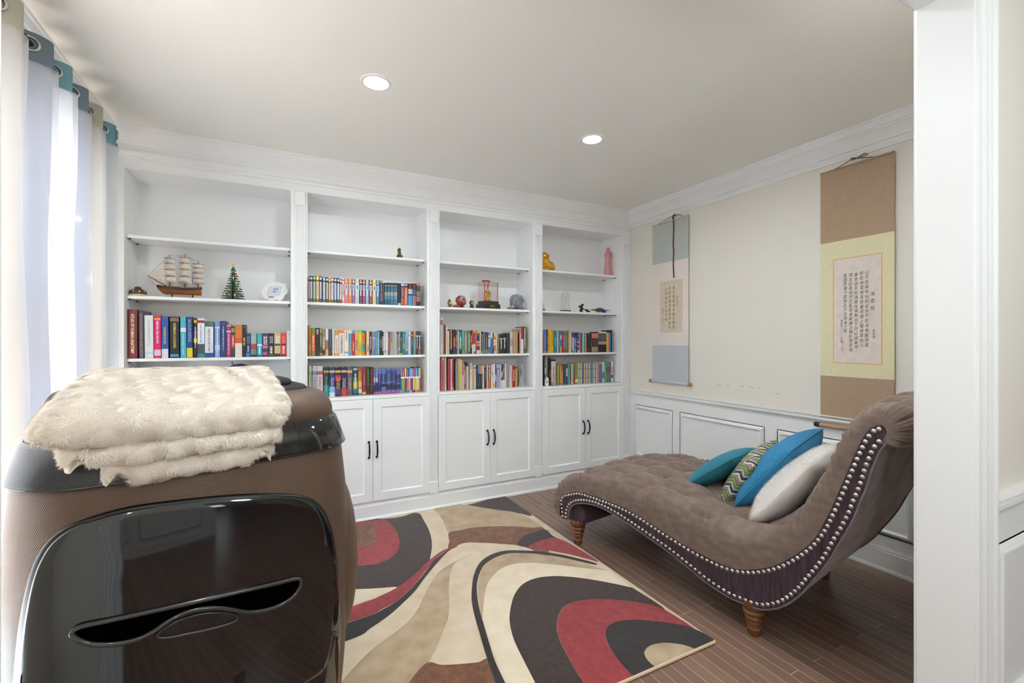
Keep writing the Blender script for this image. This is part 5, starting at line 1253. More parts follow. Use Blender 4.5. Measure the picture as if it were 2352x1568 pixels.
# --- third bookcase, counter row
row([((1005,810,16.5),'''
134,184,130,c86868,coral red picture book against the side;l=-1.2;n
192,244,132,d4686c,second coral red picture book;l=-2.2;b=0-.12:e0b0b0;n
250,284,150,a89c88,thin putty picture book;l=-2.4;n
290,336,140,d4c0b0,tall cream picture book;l=-2.8;n
396,486,222,a43c58,raspberry pink book;l=-4.0;d=.1-.9:5c2030:.2
498,556,228,cfc2b2,pale putty book with blue title;l=-4.2;d=.3-.7:6898b0:.35
562,622,205,b0303c,carmine red book;l=-4.2;b=.48-.76:980c20;b=.93-.96:e0c8c8;n
652,690,250,241c1a,thin black book leaning;l=-4.2;n
694,716,330,c0b8c8,thin lavender book leaning;l=-4.0;n
720,750,236,7c8ca0,thin slate blue book leaning;l=-4.0;n
754,784,236,6c9ca4,thin teal book leaning;l=-4.0;n
788,832,236,ccb048,mustard yellow book;l=-3.6;d=.2-.8:8c6c20:.25
836,886,236,d8c454,bright yellow book;l=-3.6;d=.3-.9:a88c30:.2
896,930,285,d8d8dc,thin snow white book;l=-3.0;n
938,986,300,b05c64,rose red and cream book;l=-2.2;b=.5-1:d0b8b0;n
990,1012,400,cdb8ac,thin beige pink book;l=-1.8;n
1022,1064,490,c8b4a4,cream book with brown head;l=-1.8;b=0-.2:8c5838;b=.75-.95:883c58
1068,1092,500,b06a5c,thin clay book;l=-1.6;n
1108,1160,520,dcd0c8,pinkish cream book;l=-1.4;d=.3-.7:c88880:.3
1166,1220,372,8c887c,taller grey book with dark marks;d=.04-.6:484844:.4
1230,1318,378,d4ccb4,tall pale green and cream book;b=0-.24:a4bcb4;d=.36-.5:687880:.25
1326,1386,470,b89888,brown pink paperback;n
1394,1452,470,d8d0c8,white paperback with red marks;b=.08-.15:b03038;d=.26-.5:68605c:.3
1460,1532,482,221f22,black paperback with brown head;d=.06-.9:887068:.3
1536,1620,475,25262e,black paperback with blue head;b=0-.36:5c90bc;d=.42-.9:4c7890:.4
1624,1700,470,282226,black paperback with orange head;b=0-.37:d48460;d=.42-.9:8c6840:.4
1706,1768,480,d0bfa8,buff paperback with red title;d=.3-.75:b07060:.22
1776,1850,470,142c40,deep sea blue paperback;b=.02-.1:5090c0;d=.2-.6:7890a0:.4
'''),((1100,815,18.45),'''
330,384,400,cfb8a0,sandy paperback;n
390,508,410,b86038,orange brown paperback with white brush title;b=.1-.6:4c2c20;d=.06-.56:e8dcd0:.5
514,600,420,d8cbb8,cream paperback with green title;d=.25-.5:405848:.4
606,682,390,d4d2dc,white lilac paperback;b=.8-.95:d0b068;d=.36-.4:8870a8:.4
688,738,408,2c6498,blue paperback with brown lower edge;b=.42-.7:b8bcb4;b=.7-1:8c6050;n
746,872,400,9c98bc,lilac paperback with white title;b=0-.14:98b4d4;b=.16-.5:785c7c;d=.2-.48:e0d4dc:.5
878,940,402,a8bcc4,pale ice blue paperback;n
946,1008,405,683828,rust and gold paperback with white foot;b=.3-.54:d0b448;b=.54-.68:8c3c2c;b=.68-1:e0d8d8;n
1014,1090,390,4c5494,blue violet paperback with white foot;b=.67-1:e0dcdc;d=.2-.4:c0c8e0:.3
1098,1162,376,d8d4d0,white paperback beside the grey one;d=.1-.15:686868:.3
1170,1288,382,958880,grey brown paperback;n
1294,1344,418,d8d2da,narrow white paperback with blue title;d=.06-.55:686898:.4
1350,1416,452,d2c6b4,ivory paperback with black title;d=.25-.8:484038:.3
1424,1536,445,9c1c28,crimson dictionary with cream characters;d=.2-.58:e8d8c8:.4;b=.62-.7:c88068
1546,1640,572,b8983c,short antique gold book before the bookend;n
''')],CT+.0003,3.728,'books in the third bookcase lower row','third bookcase lower row')
# --- corner bookcase, upper row
row([((1240,740,13.07),'''
100,126,212,c06428,thin burnt orange book beside the pilaster;n
130,190,216,4c74b0,cornflower blue paperback;d=.2-.7:a8bcdc:.3;b=.94-.97:d0a858
196,242,216,2c3470,ink navy paperback;b=.94-.97:c0a058;d=.3-.6:8890b8:.3
246,302,214,d8a418,yellow joke book;d=.2-.8:a06818:.3
306,352,212,dcbc10,lemon yellow joke book;d=.3-.8:b08c20:.3
356,410,212,c88c18,amber joke book;b=.7-1:d0a830;n
416,510,250,1c7488,deep turquoise paperback;d=.3-.7:a0c8d0:.3
516,556,265,d0b48c,thin wheat paperback;n
560,606,260,1474a0,cerulean blue paperback;d=.4-.7:90c8e0:.3
610,650,255,2080bc,blue paperback with yellow foot;b=.72-1:d8b048;b=.2-.4:d0c8c0;n
656,700,256,a02020,plain scarlet paperback;n
704,740,256,1878b8,thin vivid blue paperback;d=.2-.8:d0d890:.3
744,780,256,a04420,thin russet paperback;b=0-.12:d08418
784,822,256,3c7838,thin leaf green paperback;d=.2-.9:b0d0a0:.3
826,856,258,54605c,thin grey green paperback;n
860,900,255,d0985c,caramel paperback;n
904,940,256,dcd8d0,thin white paperback;n
944,972,282,28609c,thin blue paperback with red head;b=0-.25:803838
976,1026,310,48504c,pale green paperback with black head;b=.25-.88:d0d4c4;b=.88-1:58a03c;d=.3-.8:688c50:.35
1032,1092,310,5c5c98,lavender blue paperback with dark head;b=0-.22:24283c;d=.34-.64:d0d0e8:.4;b=.84-1:8090c0
1096,1132,310,401c48,thin aubergine paperback;d=.3-.7:d8c0d8:.3
1136,1182,300,2c5898,blue and mustard paperback;b=.46-.52:e0d8d0;b=.52-.66:243050;b=.66-.74:d09c28;b=.88-1:d8ccb8;n
1186,1216,340,c0a890,thin biscuit paperback;n
1220,1250,320,602038,thin wine paperback;n
1254,1278,318,4c8048,thin emerald paperback;n
1282,1318,318,b0c0d0,thin grey blue paperback;n
1322,1360,318,3c90a8,thin lagoon blue paperback;n
1364,1390,318,d0a838,thin gold paperback;n
1392,1420,320,84302c,thin oxblood paperback;n
1426,1470,335,282826,plain black boxed volume;b=.86-.9:983838;n
1474,1520,335,30302c,second plain black boxed volume;b=.86-.9:983838;n
1526,1556,330,3c2058,thin purple and green volume;b=.4-.7:3c5828;n
'''+'\n'.join('%d,%d,326,%s,%s coral topped comic volume;b=.26-1:%s;b=.72-.97:%s;n'%(1560+32*q,1560+32*q+30,'d87468',n_,'3a3038',c_) for q,(n_,c_) in enumerate((('first','78b050'),('second','40a0c0'),('third','d87040'),('fourth','88a848'),('fifth','5080c0'),('last','e06438'))))+'\n'+'\n'.join('%d,%d,284,1c1a1c,%s black manga volume with white head;b=0-.08:e0dcd8;b=.46-.62:a09088;n;d=.12-.4:d8d4d0:.3'%(1756+49*q,1756+49*q+46,n_) for q,n_ in enumerate(('first','second','third','fourth','last')))+'''
2006,2050,310,d8bc38,canary yellow book near the row end;n
2054,2086,312,d07c78,thin salmon pink book;n
2090,2130,310,2c78b4,thin bright blue book;n
2134,2170,232,1c2844,tall navy book at the row end;n
''')],SHZ[0],3.722,'books in the corner bookcase upper row','corner bookcase upper row')
# --- corner bookcase, counter row
ser=['a8c0c8','98b088','d0b078','a89098','d8d0a0','4878a8','38444c','d0a878','c8b8a8','b02c5c','b8c4d0','d0b480','588c68','c89898','d8c8c8','40688c','788858','4898d0','c07858','d0c890','c0a0b0','587898','d8d0b8']
nm_=['frosty blue','moss grey','sandy','dusky mauve','pale primrose','steel','slate black','toffee','parchment','cerise','mist blue','honey','fern green','old rose','shell pink','marine blue','olive drab','clear blue','terracotta pink','pear','orchid grey','storm blue','linen']
row([((1240,810,13.07),'''
112,142,108,2c2024,tall black picture book beside the pilaster;n
146,178,106,6c5c58,tall patterned picture book;b=.1-.3:b06848;b=.4-.6:d0c8c0;n
182,206,106,88b094,tall mint picture book;n
210,232,112,888098,tall lavender grey picture book;n
238,274,112,1c1a1c,tall black picture book with white edge;n
288,324,152,2c1814,dark brown comic with ember colours;b=.45-.7:b05c24;n
338,478,200,2c2026,thick black comic with pale spine label;h;b=.07-.92:cdb8b4;t=MEGA BEAST/.28/.85/403838/.3
486,508,342,28607c,thin petrol book;n
512,546,310,8c8428,olive yellow book with green foot;b=.9-1:4c8838;n
550,568,350,d0bc30,thin yellow book;n
572,600,352,4c6078,thin blue grey book;n
604,632,365,d4a070,peach book with neon foot;b=.78-.88:b0d820;b=.88-1:e84c20;n
636,694,352,b05c24,orange cream book;b=.0-.08:8c3420;b=.3-1:c88444;n
702,736,345,24405c,thin ink blue book;n
742,782,345,3c5c34,dark bottle green book;n
788,836,345,403470,royal purple and white book;b=.2-.6:c0bccc;n
840,876,348,3c8890,thin teal and cream book;n
880,906,346,88a838,thin lime book;n
910,932,346,1e1c1c,thin jet black book;n
938,1002,345,d0c0bc,white book with red marks;d=.04-.9:a84c48:.5
1006,1054,350,487050,green and brick book;b=.6-1:8c4438;n
1062,1138,312,7c9c28,lime green book with small label;b=.78-.92:d0d4d0;d=.1-.6:985c28:.4
'''+'\n'.join('%d,%d,%d,%s,thin %s booklet;b=.26-.29:606058;b=.7-.73:606058;n'%(1142+25*q,1142+25*q+23,314,c_,n_) for q,(c_,n_) in enumerate(zip(ser,nm_)))+'''
1726,1764,330,98a0b8,thin pearl blue book;n
1770,1818,345,b84860,watermelon pink book;n
1822,1866,345,1c7ca8,strong blue book under the yellow one;n
1876,1934,268,c8c0b8,off white book with green edge;b=.5-.8:507860;n
1942,1990,278,34b880,bright jade green book;n
'''+'\n'.join('%d,%d,262,74767c,%s grey manual with red block;b=.28-.54:8c4848;n'%(1996+29*q,1996+29*q+27,n_) for q,n_ in enumerate(('first','second','third','last')))+'''
2114,2138,262,30688c,thin blue manual;b=.6-1:286858;n
2146,2196,185,dcd8d4,tall white book at the row end;b=.02-.08:883430;d=.34-.6:5c5048:.6;b=.68-.82:483028
''')],CT+.0003,3.728,'books in the corner bookcase lower row','corner bookcase lower row')
print('BOOKS',NB[0])
# ============================================================ ornaments on the shelves
def ppm(x,y): return FPX/(x*_s+y*_c)
def at(u,Y): return atY(u,784,Y)[0]
def blob(name,els,mat,parent=None,voxel=.004,smooth=2,loc=None,rot=None):
    m=MB()
    for e in els:
        c,r=e[0],e[1]; R=None
        if len(e)>2: R=Matrix.Rotation(e[2][1],3,e[2][0])
        m.ell(c,(r,r,r) if not isinstance(r,tuple) else r,14,10,R)
    o=m.build(name,mat,parent,smooth=180,weld=1e-6,loc=loc,rot=rot)
    k=o.modifiers.new('remesh','REMESH'); k.mode='VOXEL'; k.voxel_size=voxel; k.use_smooth_shade=True
    if smooth:
        k=o.modifiers.new('smooth','SMOOTH'); k.iterations=smooth; k.factor=.5
    return o
B1,B2=SHZ[1],SHZ[2]
# --- model sailing ship
WOODH=M('ship_hull_wood',(168,98,38),.35,c2=(120,62,22),vscale=20,stretch=(1,6,6)); WOODD=M('ship_dark_rail',(58,26,22),.4); WOODM=M('ship_mast_wood',(150,90,44),.5)
SAIL=M('ship_sail_cloth',(222,214,204),.9,c2=(196,186,176),vscale=55,stretch=(6,1,.4)); RIG=CM((60,48,44),.8)
ys=3.83; xa,xb=at(362,ys),at(463,ys); Ls=xb-xa
ship=thing('model_ship','wooden three-masted model sailing ship with cream sails on a black stand','model ship',((xa+xb)/2,ys,B1),0)
def hullw(t): return .028*math.sin(PI*min(1,max(0,(t*.93+.02))))**.55
NT=24; hz0,hzr=.022,.062
rows=[]
for i in range(NT+1):
    t=i/NT; x=-Ls/2+Ls*t; w_=hullw(t); sheer=.012*(2*t-1)**2+.004*(1-t)
    kz=hz0+ (.034*max(0,1-t/.16)**1.5)
    xo=-.0
    prof=[]
    for a in np.linspace(-PI/2,PI/2,9):
        prof.append((x+xo,w_*math.sin(a),kz+(hzr+sheer-kz)*(1-math.cos(a)**1.0*1.0) if False else kz+(hzr-.014+sheer-kz)*abs(math.sin(a))**2.2))
    rows.append(prof)
m=MB(); m.grid(rows); m.poly(rows[0]); m.poly(rows[-1][::-1]); m.build('hull',WOODH,ship,smooth=60)
rr=[]
for i in range(NT+1):
    t=i/NT; x=-Ls/2-.004+(Ls+.006)*t; w_=hullw(t)+.0015; sheer=.012*(2*t-1)**2+.004*(1-t); z=hzr+sheer
    rr.append([(x,-w_,z-.016),(x,-w_-.001,z),(x,-w_+.004,z+.001),(x,-w_+.004,z-.006),(x,w_-.004,z-.006),(x,w_-.004,z+.001),(x,w_+.001,z),(x,w_,z-.016)])
m=MB(); m.grid(rr); m.poly(rr[0]); m.poly(rr[-1][::-1]); m.build('rail',WOODD,ship,smooth=30)
bs=(-Ls/2-.052,0,.128); MB().tube([(-Ls/2+.05,0,.070),bs],[.0042,.0022],8).build('bowsprit',WOODM,ship)
mast=[(-.058,.262,4),(.028,.272,4),(.104,.238,4)]
for q,(mx,mh,ns) in enumerate(mast):
    mo=MB().tube([(mx,0,.06),(mx,0,mh*.65),(mx,0,mh)],[.0045,.0035,.0018],8); mo=mo.build('mast',WOODM,ship)
    sw=[.084,.080,.074,.064]; z0=.092; zt=mh-.022; hts=[.27,.27,.25,.21]
    z=z0
    for k in range(4):
        hh=(zt-z0)*hts[k]; wb,wt=sw[k],sw[k]*.86
        MB().tube([(mx-.030,-.020,z+hh),(mx,-.004,z+hh+.001),(mx+.030,.012,z+hh)],.0017,6).build('yard',WOODD,mo)
        P=[]
        for u in np.linspace(-1,1,9):
            P.append([(mx-.004-.022*(1-u*u*.6)*math.sin(PI*v*.8+.1)+.012*abs(u),(wb+(wt-wb)*v)*.5*u,z+hh*(.02+.93*v)) for v in np.linspace(0,1,7)])
        yaw=1.28
        P=[[(mx+(p[0]-mx)*math.cos(yaw)-p[1]*math.sin(yaw),(p[0]-mx)*math.sin(yaw)+p[1]*math.cos(yaw),p[2]) for p in r] for r in P]
        MB().grid(P).build('sail',SAIL,ship,smooth=180)
        z+=hh
for k,(t0,sc_) in enumerate(((0.0,1),(.34,.8))):
    a=Vector(bs)*(1-t0*.5)+Vector((mast[0][0],0,.075))*t0*.5; b=Vector((mast[0][0]-.004,0,.205-.03*k)); c=Vector((mast[0][0]-.012,0,.082))
    m=MB(); P=[]
    for u in np.linspace(0,1,7):
        e=a.lerp(b,u); f_=a.lerp(c,u); P.append([tuple(e.lerp(f_,v)+Vector((0,-.012*math.sin(PI*u)*math.sin(PI*v)-.004*k,0))) for v in np.linspace(.02,.98,6)])
    m.grid(P).build('jib_sail',SAIL,ship,smooth=180)
m=MB()
tops=[Vector((x,0,h)) for x,h,_ in mast]
def rope(a,b,s=0): m.tube([tuple(Vector(a).lerp(Vector(b),t)-Vector((0,0,s*math.sin(PI*t)))) for t in np.linspace(0,1,6)],.0007,4)
rope(bs,tops[0]); rope(tops[0],tops[1],.008); rope(tops[1],tops[2],.01); rope(tops[2],(Ls/2+.01,0,.175)); rope((Ls/2+.01,0,.175),(Ls/2-.002,0,.07)); rope(bs,(-Ls/2+.03,0,.04),.012)
for x,h,_ in mast:
    for s_ in (-1,1):
        for dx in (-.022,-.010,.002,.014): rope((x+dx,s_*.024,.064),(x,0,h*.72))
m.build('rigging',RIG,ship,smooth=0)
MB().tube([(.128,0,.10),(Ls/2+.012,0,.176)],.0015,6).build('gaff',WOODM,ship)
m=MB(); m.box(-.05,.0,-.010,.010,.066,.072).box(.045,.09,-.009,.009,.065,.070); m.build('deck_house',WOODM,ship)
for x in (-.045,.072): MB().lathe([(.014,0),(.012,.004),(.005,.010),(.004,.024)],x,0,0,12).build('stand',CM((24,24,26),.4),ship)
m=MB(); m.tube([(-.05,-.0255,.026),(-.05,-.0265,.046)],.0012,5); m.tube([(-.058,-.026,.031),(-.050,-.0265,.026),(-.042,-.026,.031)],.0012,5); m.build('anchor',CM((48,30,20),.5),ship)
# --- little domed hut ornament
xh=at(317,3.77); t=t_hut=thing('hut_ornament','small brown domed hut ornament on a cream base, beside the model ship','ornament',(xh,3.77,B1),0)
MB().lathe([(.046,0),(.047,.004),(.045,.013),(.043,.014)],0,0,0,28).build('base',CM((196,184,150),.6),t)
HB=M('carved_brown',(84,48,36),.5,var=.25,vscale=80)
MB().lathe([(.045,.014),(.046,.022),(.043,.036),(.030,.044),(.020,.048)],0,0,0,28).build('roof',HB,t,smooth=60)
MB().lathe([(.018,.046),(.019,.054),(.016,.060),(.006,.064)],0,0,0,20).build('top_knob',HB,t,smooth=60)
for a in (-1.9,-1.2,-.5): bx('shield',CM((206,190,140),.5),(-.004,.004,-.001,.002,-.006,.006),t,loc=(.044*math.cos(a),.044*math.sin(a),.028),rot=(0,0,a+PI/2))
# --- brick-built christmas tree
xt=at(536,3.80); s_=1/ppm(xt,3.80)
tree=thing('toy_christmas_tree','small green christmas tree of plastic bricks with yellow star','toy tree',(xt,3.80,B1),.2)
GR=CM((14,112,62),.35); GR2=CM((20,92,54),.35)
bx('base',CM((90,52,30),.4),(-.045,.045,-.045,.045,0,.006),tree,.002)
MB().lathe([(.010,.006),(.010,.2)],0,0,0,10).build('trunk',CM((76,48,30),.5),tree)
for k in range(11):
    z=.012+.0178*k; r=.072*(1-k/12.5)+.004; m=MB(); nbr=8 if k<7 else 6
    for b in range(nbr):
        a=2*PI*b/nbr+(k%2)*PI/nbr; c_,q=math.cos(a),math.sin(a); w_=.017 if k<8 else .012
        pts=[(0,-w_),(r*.72,-w_),(r,-w_*.4),(r,w_*.4),(r*.72,w_),(0,w_)]
        m.prism(pts,lambda x,y:(x*c_-y*q,x*q+y*c_,z-.006*x/r),lambda x,y:(x*c_-y*q,x*q+y*c_,z+.0055-.006*x/r))
        m.lathe([(.0035,0),(.0035,.003)],r*.6*c_,r*.6*q,z+.002,8)
    m.build('branch_tier',GR if k%2 else GR2,tree,smooth=30)
MB().lathe([(.018,.205),(.012,.220),(.004,.238)],0,0,0,10).build('tree_top',GR,tree,smooth=30)
star=[((.016 if i%2==0 else .007)*math.sin(PI*i/5),(.016 if i%2==0 else .007)*math.cos(PI*i/5)) for i in range(10)]
MB().prism(star,lambda a,b:(a,-.003,.252+b),lambda a,b:(a,.003,.252+b)).build('star',CM((232,176,24),.35),tree,smooth=0)
def put(proto,parent,loc):
    c=proto.copy(); COL.objects.link(c); c.parent=parent; c.location=loc; return c
ball=MB().ell((0,0,0),(.0052,.0052,.0052),10,8).build('bauble',CM((190,28,28),.25),tree,smooth=180); first=True
rn=random.Random(3)
for k in range(22):
    z=.028+.0178*(k%10)+rn.uniform(-.003,.003); r=.070*(1-(z-.012)/.235)+.002; a=-PI/2+(k*2.4)%PI-PI/2*0+rn.uniform(-1.3,1.3); p=(r*math.cos(a),r*math.sin(a),z)
    if first: ball.location=p; first=False
    else: put(ball,tree,p)
can=None
for a,z in ((-1.55,.030),(-.45,.034),(-2.75,.034),(-1.0,.070),(-2.4,.074),(-.6,.100),(-1.2,.120),(-2.5,.120),(-1.7,.155)):
    r=.066*(1-(z-.012)/.24); p=(r*math.cos(a),r*math.sin(a),z)
    if can is None:
        can=MB().mat(CM((238,236,232),.4)).lathe([(.0032,-.009),(.0032,.010)],0,0,0,8).mat(CM((226,120,40),.4)).lathe([(.0024,.010),(.001,.016)],0,0,0,8).build('candle',None,tree,smooth=30); can.location=p
    else: put(can,tree,p)
# --- scalloped photo frame
xf=at(625,3.80); fr=thing('photo_frame','white scalloped photo frame with gold studs leaning at the shelf end','photo frame',(xf,3.775,B1),math.radians(-14))
sc_=.086
def sca(n,r,a0=0): return [((r*(1+.07*math.cos(8*t)))*(abs(math.cos(t))**.75*np.sign(math.cos(t))),(r*.84*(1+.07*math.cos(8*t)))*(abs(math.sin(t))**.75*np.sign(math.sin(t)))) for t in np.linspace(0,2*PI,n,endpoint=False)]
LN=.30
def FL(d): return lambda a,b:(a+.16*(b+.07),(b+.073)*math.sin(LN)+d,(b+.073)*math.cos(LN)+.001)
SP=sca(96,sc_); inn=[(-.046,-.036),(.046,-.036),(.046,.042),(-.046,.042)]
MB().prism(SP,FL(-.007),FL(.005)).build('frame',CM((236,236,236),.35),fr,smooth=30,bevel=.0015)
MB().prism(inn,FL(-.0082),FL(-.0070)).build('photo',CM((206,214,228),.25),fr,smooth=0)
m=MB(); m.mat(CM((70,76,92),.6))
for (x0,x1,z0) in ((-.010,.004,.020),(.008,.022,.020),(-.012,.024,.014),(-.014,.020,.000),(-.004,.010,-.010)): m.prism([(x0,z0),(x1,z0),(x1,z0+.0035),(x0,z0+.0035)],FL(-.0086),FL(-.0083))
m.mat(CM((150,110,60),.5)); m.prism([(-.028,-.050),(.008,-.050),(.008,-.040),(-.028,-.040)],FL(-.0078),FL(-.0071)); m.build('printing',None,fr,smooth=0)
std=None
for p in ((-.066,.052),(0,.060),(.062,.052),(-.068,.004),(.066,.004),(-.064,-.050)):
    MB().ell(FL(-.0075)(*p),(.0032,.0024,.0032),10,6).build('gold_stud',CM((196,156,84),.3,metal=.6),fr,smooth=180)
MB().lathe([(.020,0),(.0195,.003)],0,0,0,24,'y').build('round_badge',CM((240,240,240),.4),fr,loc=FL(-.0105)(.052,-.052),rot=(-LN,0,0))
bx('easel_leg',CM((60,60,62),.5),(-.012,.012,.0,.004,0,.09),fr,loc=(0,.072,.001),rot=(.35,0,0))
# --- shelf below: brown ornament and globe, mostly hidden behind the blanket
xo=at(350,3.80); o_=thing('animal_ornament','dark brown animal shaped ornament with cream lined ears behind the blanket','ornament',(xo,3.80,CT),0)
DBR=M('dark_brown_glaze',(70,44,36),.3)
blob('body',[((0,0,.07),(.085,.06,.07)),((-.02,0,.15),(.075,.055,.075)),((.05,0,.19),(.05,.045,.04)),((-.06,0,.04),(.05,.05,.04)),((.06,0,.04),(.05,.05,.04))],DBR,o_,.006)
for sx,dx,dz in ((-1,-.10,.195),(1,.085,.215)):
    R=Matrix.Rotation(sx*.6,3,'Y')
    MB().mat(CM((196,188,176),.5)).ell((dx,-.01,dz),(.040,.012,.024),14,8,R).build('ear',None,o_,smooth=180)
    MB().tube([tuple(Vector((dx,-.01,dz))+R@Vector((.041*math.cos(a),0,.025*math.sin(a)))) for a in np.linspace(0,2*PI,20,endpoint=False)],.006,6,closed=True).build('ear_rim',DBR,o_)
xg=at(550,3.82); gl=thing('desk_globe','dark blue desk globe with small grey peg behind the blanket','globe',(xg,3.82,CT),0)
MB().ell((0,0,.155),(.108,.108,.108),32,20).build('ball',M('night_sea',(44,48,82),.3,c2=(74,82,110),vscale=14),gl,smooth=180)
MB().tube([(-.036,-.01,.252),(-.046,-.012,.278)],.006,8).build('axis_peg',CM((150,152,158),.4),gl)
MB().lathe([(.07,0),(.07,.008),(.03,.018),(.014,.05)],0,0,0,24).build('base',CM((40,36,36),.4),gl)
# --- bronze animal and white trinket, second bookcase top shelf
xb_=at(917,3.75); b_=thing('animal_figurine','tiny bronze animal figurine alone on the second bookcase top shelf','figurine',(xb_,3.75,B2),0)
BRZ=M('old_bronze',(98,88,40),.4,metal=.7,var=.3,vscale=90)
blob('body',[((0,0,.010),(.020,.016,.012)),((.002,0,.028),(.013,.012,.020)),((-.002,-.004,.050),(.012,.011,.012)),((-.010,-.008,.052),(.007,.006,.006)),((.004,0,.066),(.004,.004,.010)),((-.006,.002,.064),(.003,.003,.008)),((.010,.004,.060),(.006,.005,.006)),((.016,0,.012),(.012,.008,.008))],BRZ,b_,.0024)
xw_=at(958,3.74); wt=thing('white_trinket','small white lumpy trinket with dark dot on the second bookcase top shelf','trinket',(xw_,3.74,B2),0)
blob('shell',[((-.012,0,.004),(.010,.008,.005)),((.004,.002,.005),(.009,.007,.006)),((.018,0,.004),(.007,.006,.005))],CM((226,226,228),.5),wt,.002); MB().ell((.004,-.005,.009),(.0028,.002,.0028),8,6).build('dot',CM((50,50,54),.5),wt)
# --- small black cylinder on the story books
xc0,xc1=at(942,3.77),at(964,3.77); zc_=atY(955,845.6,3.77)[2]
cyl=thing('small_cylinder','small black cylinder with copper band lying on the story books','cylinder',((xc0+xc1)/2,3.775,zc_+.0065),0); hl=(xc1-xc0)/2
m=MB().mat(CM((24,24,26),.35)).lathe([(.006,-hl),(.0066,-hl+.003),(.0066,-hl*.1)],0,0,0,14,'x').mat(CM((176,112,56),.3,metal=.6)).lathe([(.0067,-hl*.1),(.0067,hl*.22)],0,0,0,14,'x').mat(CM((24,24,26),.35)).lathe([(.0066,hl*.22),(.0066,hl)],0,0,0,14,'x'); m.build('body',None,cyl)
# --- third bookcase shelf
xk=at(1033,3.77); k_=thing('child_figurine','small child figurine in a tan eared hood, beside the red egg','figurine',(xk,3.77,B1),.25)
TAN=CM((120,98,58),.5); SKIN=CM((222,190,160),.5)
blob('hooded_body',[((0,0,.012),(.016,.012,.012)),((0,.003,.036),(.016,.015,.016)),((.0,.004,.050),(.012,.011,.010)),((-.005,.004,.060),(.003,.003,.010)),((.005,.004,.060),(.003,.003,.010)),((-.014,-.004,.026),(.005,.005,.006)),((.014,-.004,.026),(.005,.005,.006))],TAN,k_,.0018)
MB().ell((.002,-.0085,.034),(.0105,.007,.0105),14,10).build('face',SKIN,k_,smooth=180)
m=MB()
for dx in (-.003,.006): m.ell((dx,-.0152,.036),(.0013,.001,.0017),8,6)
m.build('eyes',CM((30,24,22),.3),k_,smooth=180)
xe=at(1059,3.775); e_=thing('painted_egg','large red painted egg with blue and pink scene on a red stand','egg',(xe,3.775,B1),0)
EGG=M('red_lacquer',(150,62,50),.25,coat=.5)
R=Matrix.Rotation(.35,3,'Y')
P=[[tuple(Vector((0,0,.046))+R@Vector((.0385*math.cos(a)*(1-.10*math.sin(a))*math.cos(t),.034*math.cos(a)*(1-.10*math.sin(a))*math.sin(t),.035*math.sin(a)))) for a in np.linspace(-PI/2,PI/2,17)] for t in np.linspace(0,2*PI,28,endpoint=False)]
MB().grid(P,cu=True).build('shell',EGG,e_,smooth=180)
def onegg(cx,cz,rx,rz,mat,nm,rot=0):
    pts=[]
    for a in np.linspace(0,2*PI,20,endpoint=False):
        x=cx+rx*math.cos(a)*math.cos(rot)-rz*math.sin(a)*math.sin(rot); z=cz+rx*math.cos(a)*math.sin(rot)+rz*math.sin(a)*math.cos(rot)
        q=1-(x/.039)**2-(z/.035)**2; pts.append((x,-.0345*math.sqrt(max(q,0))-.0012,.046+z))
    MB().poly(pts).build(nm,mat,e_,smooth=0)
onegg(.004,.002,.026,.017,CM((206,170,160),.4),'painted_scene',-.5)
onegg(.004,.020,.017,.005,CM((70,150,190),.4),'painted_blue',-.6); onegg(-.012,.0,.008,.005,CM((110,140,110),.4),'painted_green',-.3); onegg(.010,-.010,.012,.006,CM((206,120,130),.4),'painted_pink',-.2); onegg(.0,-.019,.015,.003,CM((50,80,130),.4),'painted_river',-.6)
MB().lathe([(.018,0),(.020,.004),(.011,.010),(.014,.016)],.004,0,0,20).build('stand',CM((120,26,26),.3),e_)
blob('base_mound',[((-.040,0,.006),(.022,.014,.010)),((-.028,0,.008),(.016,.013,.012))],CM((152,70,62),.45),e_,.0025)
xd=at(1083.5,3.765); d_=thing('hooded_doll','tiny doll in a dark green hooded coat with white pompom','figurine',(xd,3.765,B1),0)
GRN=CM((18,72,34),.6)
blob('coat',[((0,0,.012),(.013,.010,.013)),((0,.002,.034),(.0155,.0145,.0155)),((-.010,-.002,.004),(.006,.007,.005)),((.010,-.002,.004),(.006,.007,.005))],GRN,d_,.0018)
MB().ell((0,-.0085,.032),(.0100,.0065,.0090),14,10).build('face',CM((206,150,118),.5),d_,smooth=180)
m=MB(); m.ell((0,.002,.050),(.004,.004,.004),10,8); m.build('pompom',CM((232,232,232),.8),d_,smooth=180)
m=MB()
for dx in (-.0035,.0035): m.ell((dx,-.0145,.034),(.0011,.0008,.0014),8,6)
m.build('eyes',CM((26,22,20),.3),d_,smooth=180)
# acrylic case with a gilt mouse figure
ACR=bpy.data.materials.new('clear_acrylic'); ACR.use_nodes=True
nt=ACR.node_tree; nt.nodes.remove(nt.nodes['Principled BSDF']); a_=nt.nodes.new('ShaderNodeBsdfTransparent'); a_.inputs[0].default_value=(.97,.95,.94,1); g_=nt.nodes.new('ShaderNodeBsdfGlossy'); g_.inputs['Roughness'].default_value=.03; lw=nt.nodes.new('ShaderNodeLayerWeight'); lw.inputs[0].default_value=.12; mx_=nt.nodes.new('ShaderNodeMixShader')
nt.links.new(lw.outputs['Facing'],mx_.inputs[0]); nt.links.new(a_.outputs[0],mx_.inputs[1]); nt.links.new(g_.outputs[0],mx_.inputs[2]); nt.links.new(mx_.outputs[0],nt.nodes['Material Output'].inputs[0])
x0_,x1_=at(1104,3.755),at(1152,3.755); cs_=thing('display_case','clear acrylic display case with golden mouse figure and red ribbon','display case',((x0_+x1_)/2-.010,3.80,B1),math.radians(8)); hw_=.078
BLKW=M('black_lacquer_wood',(34,27,26),.3)
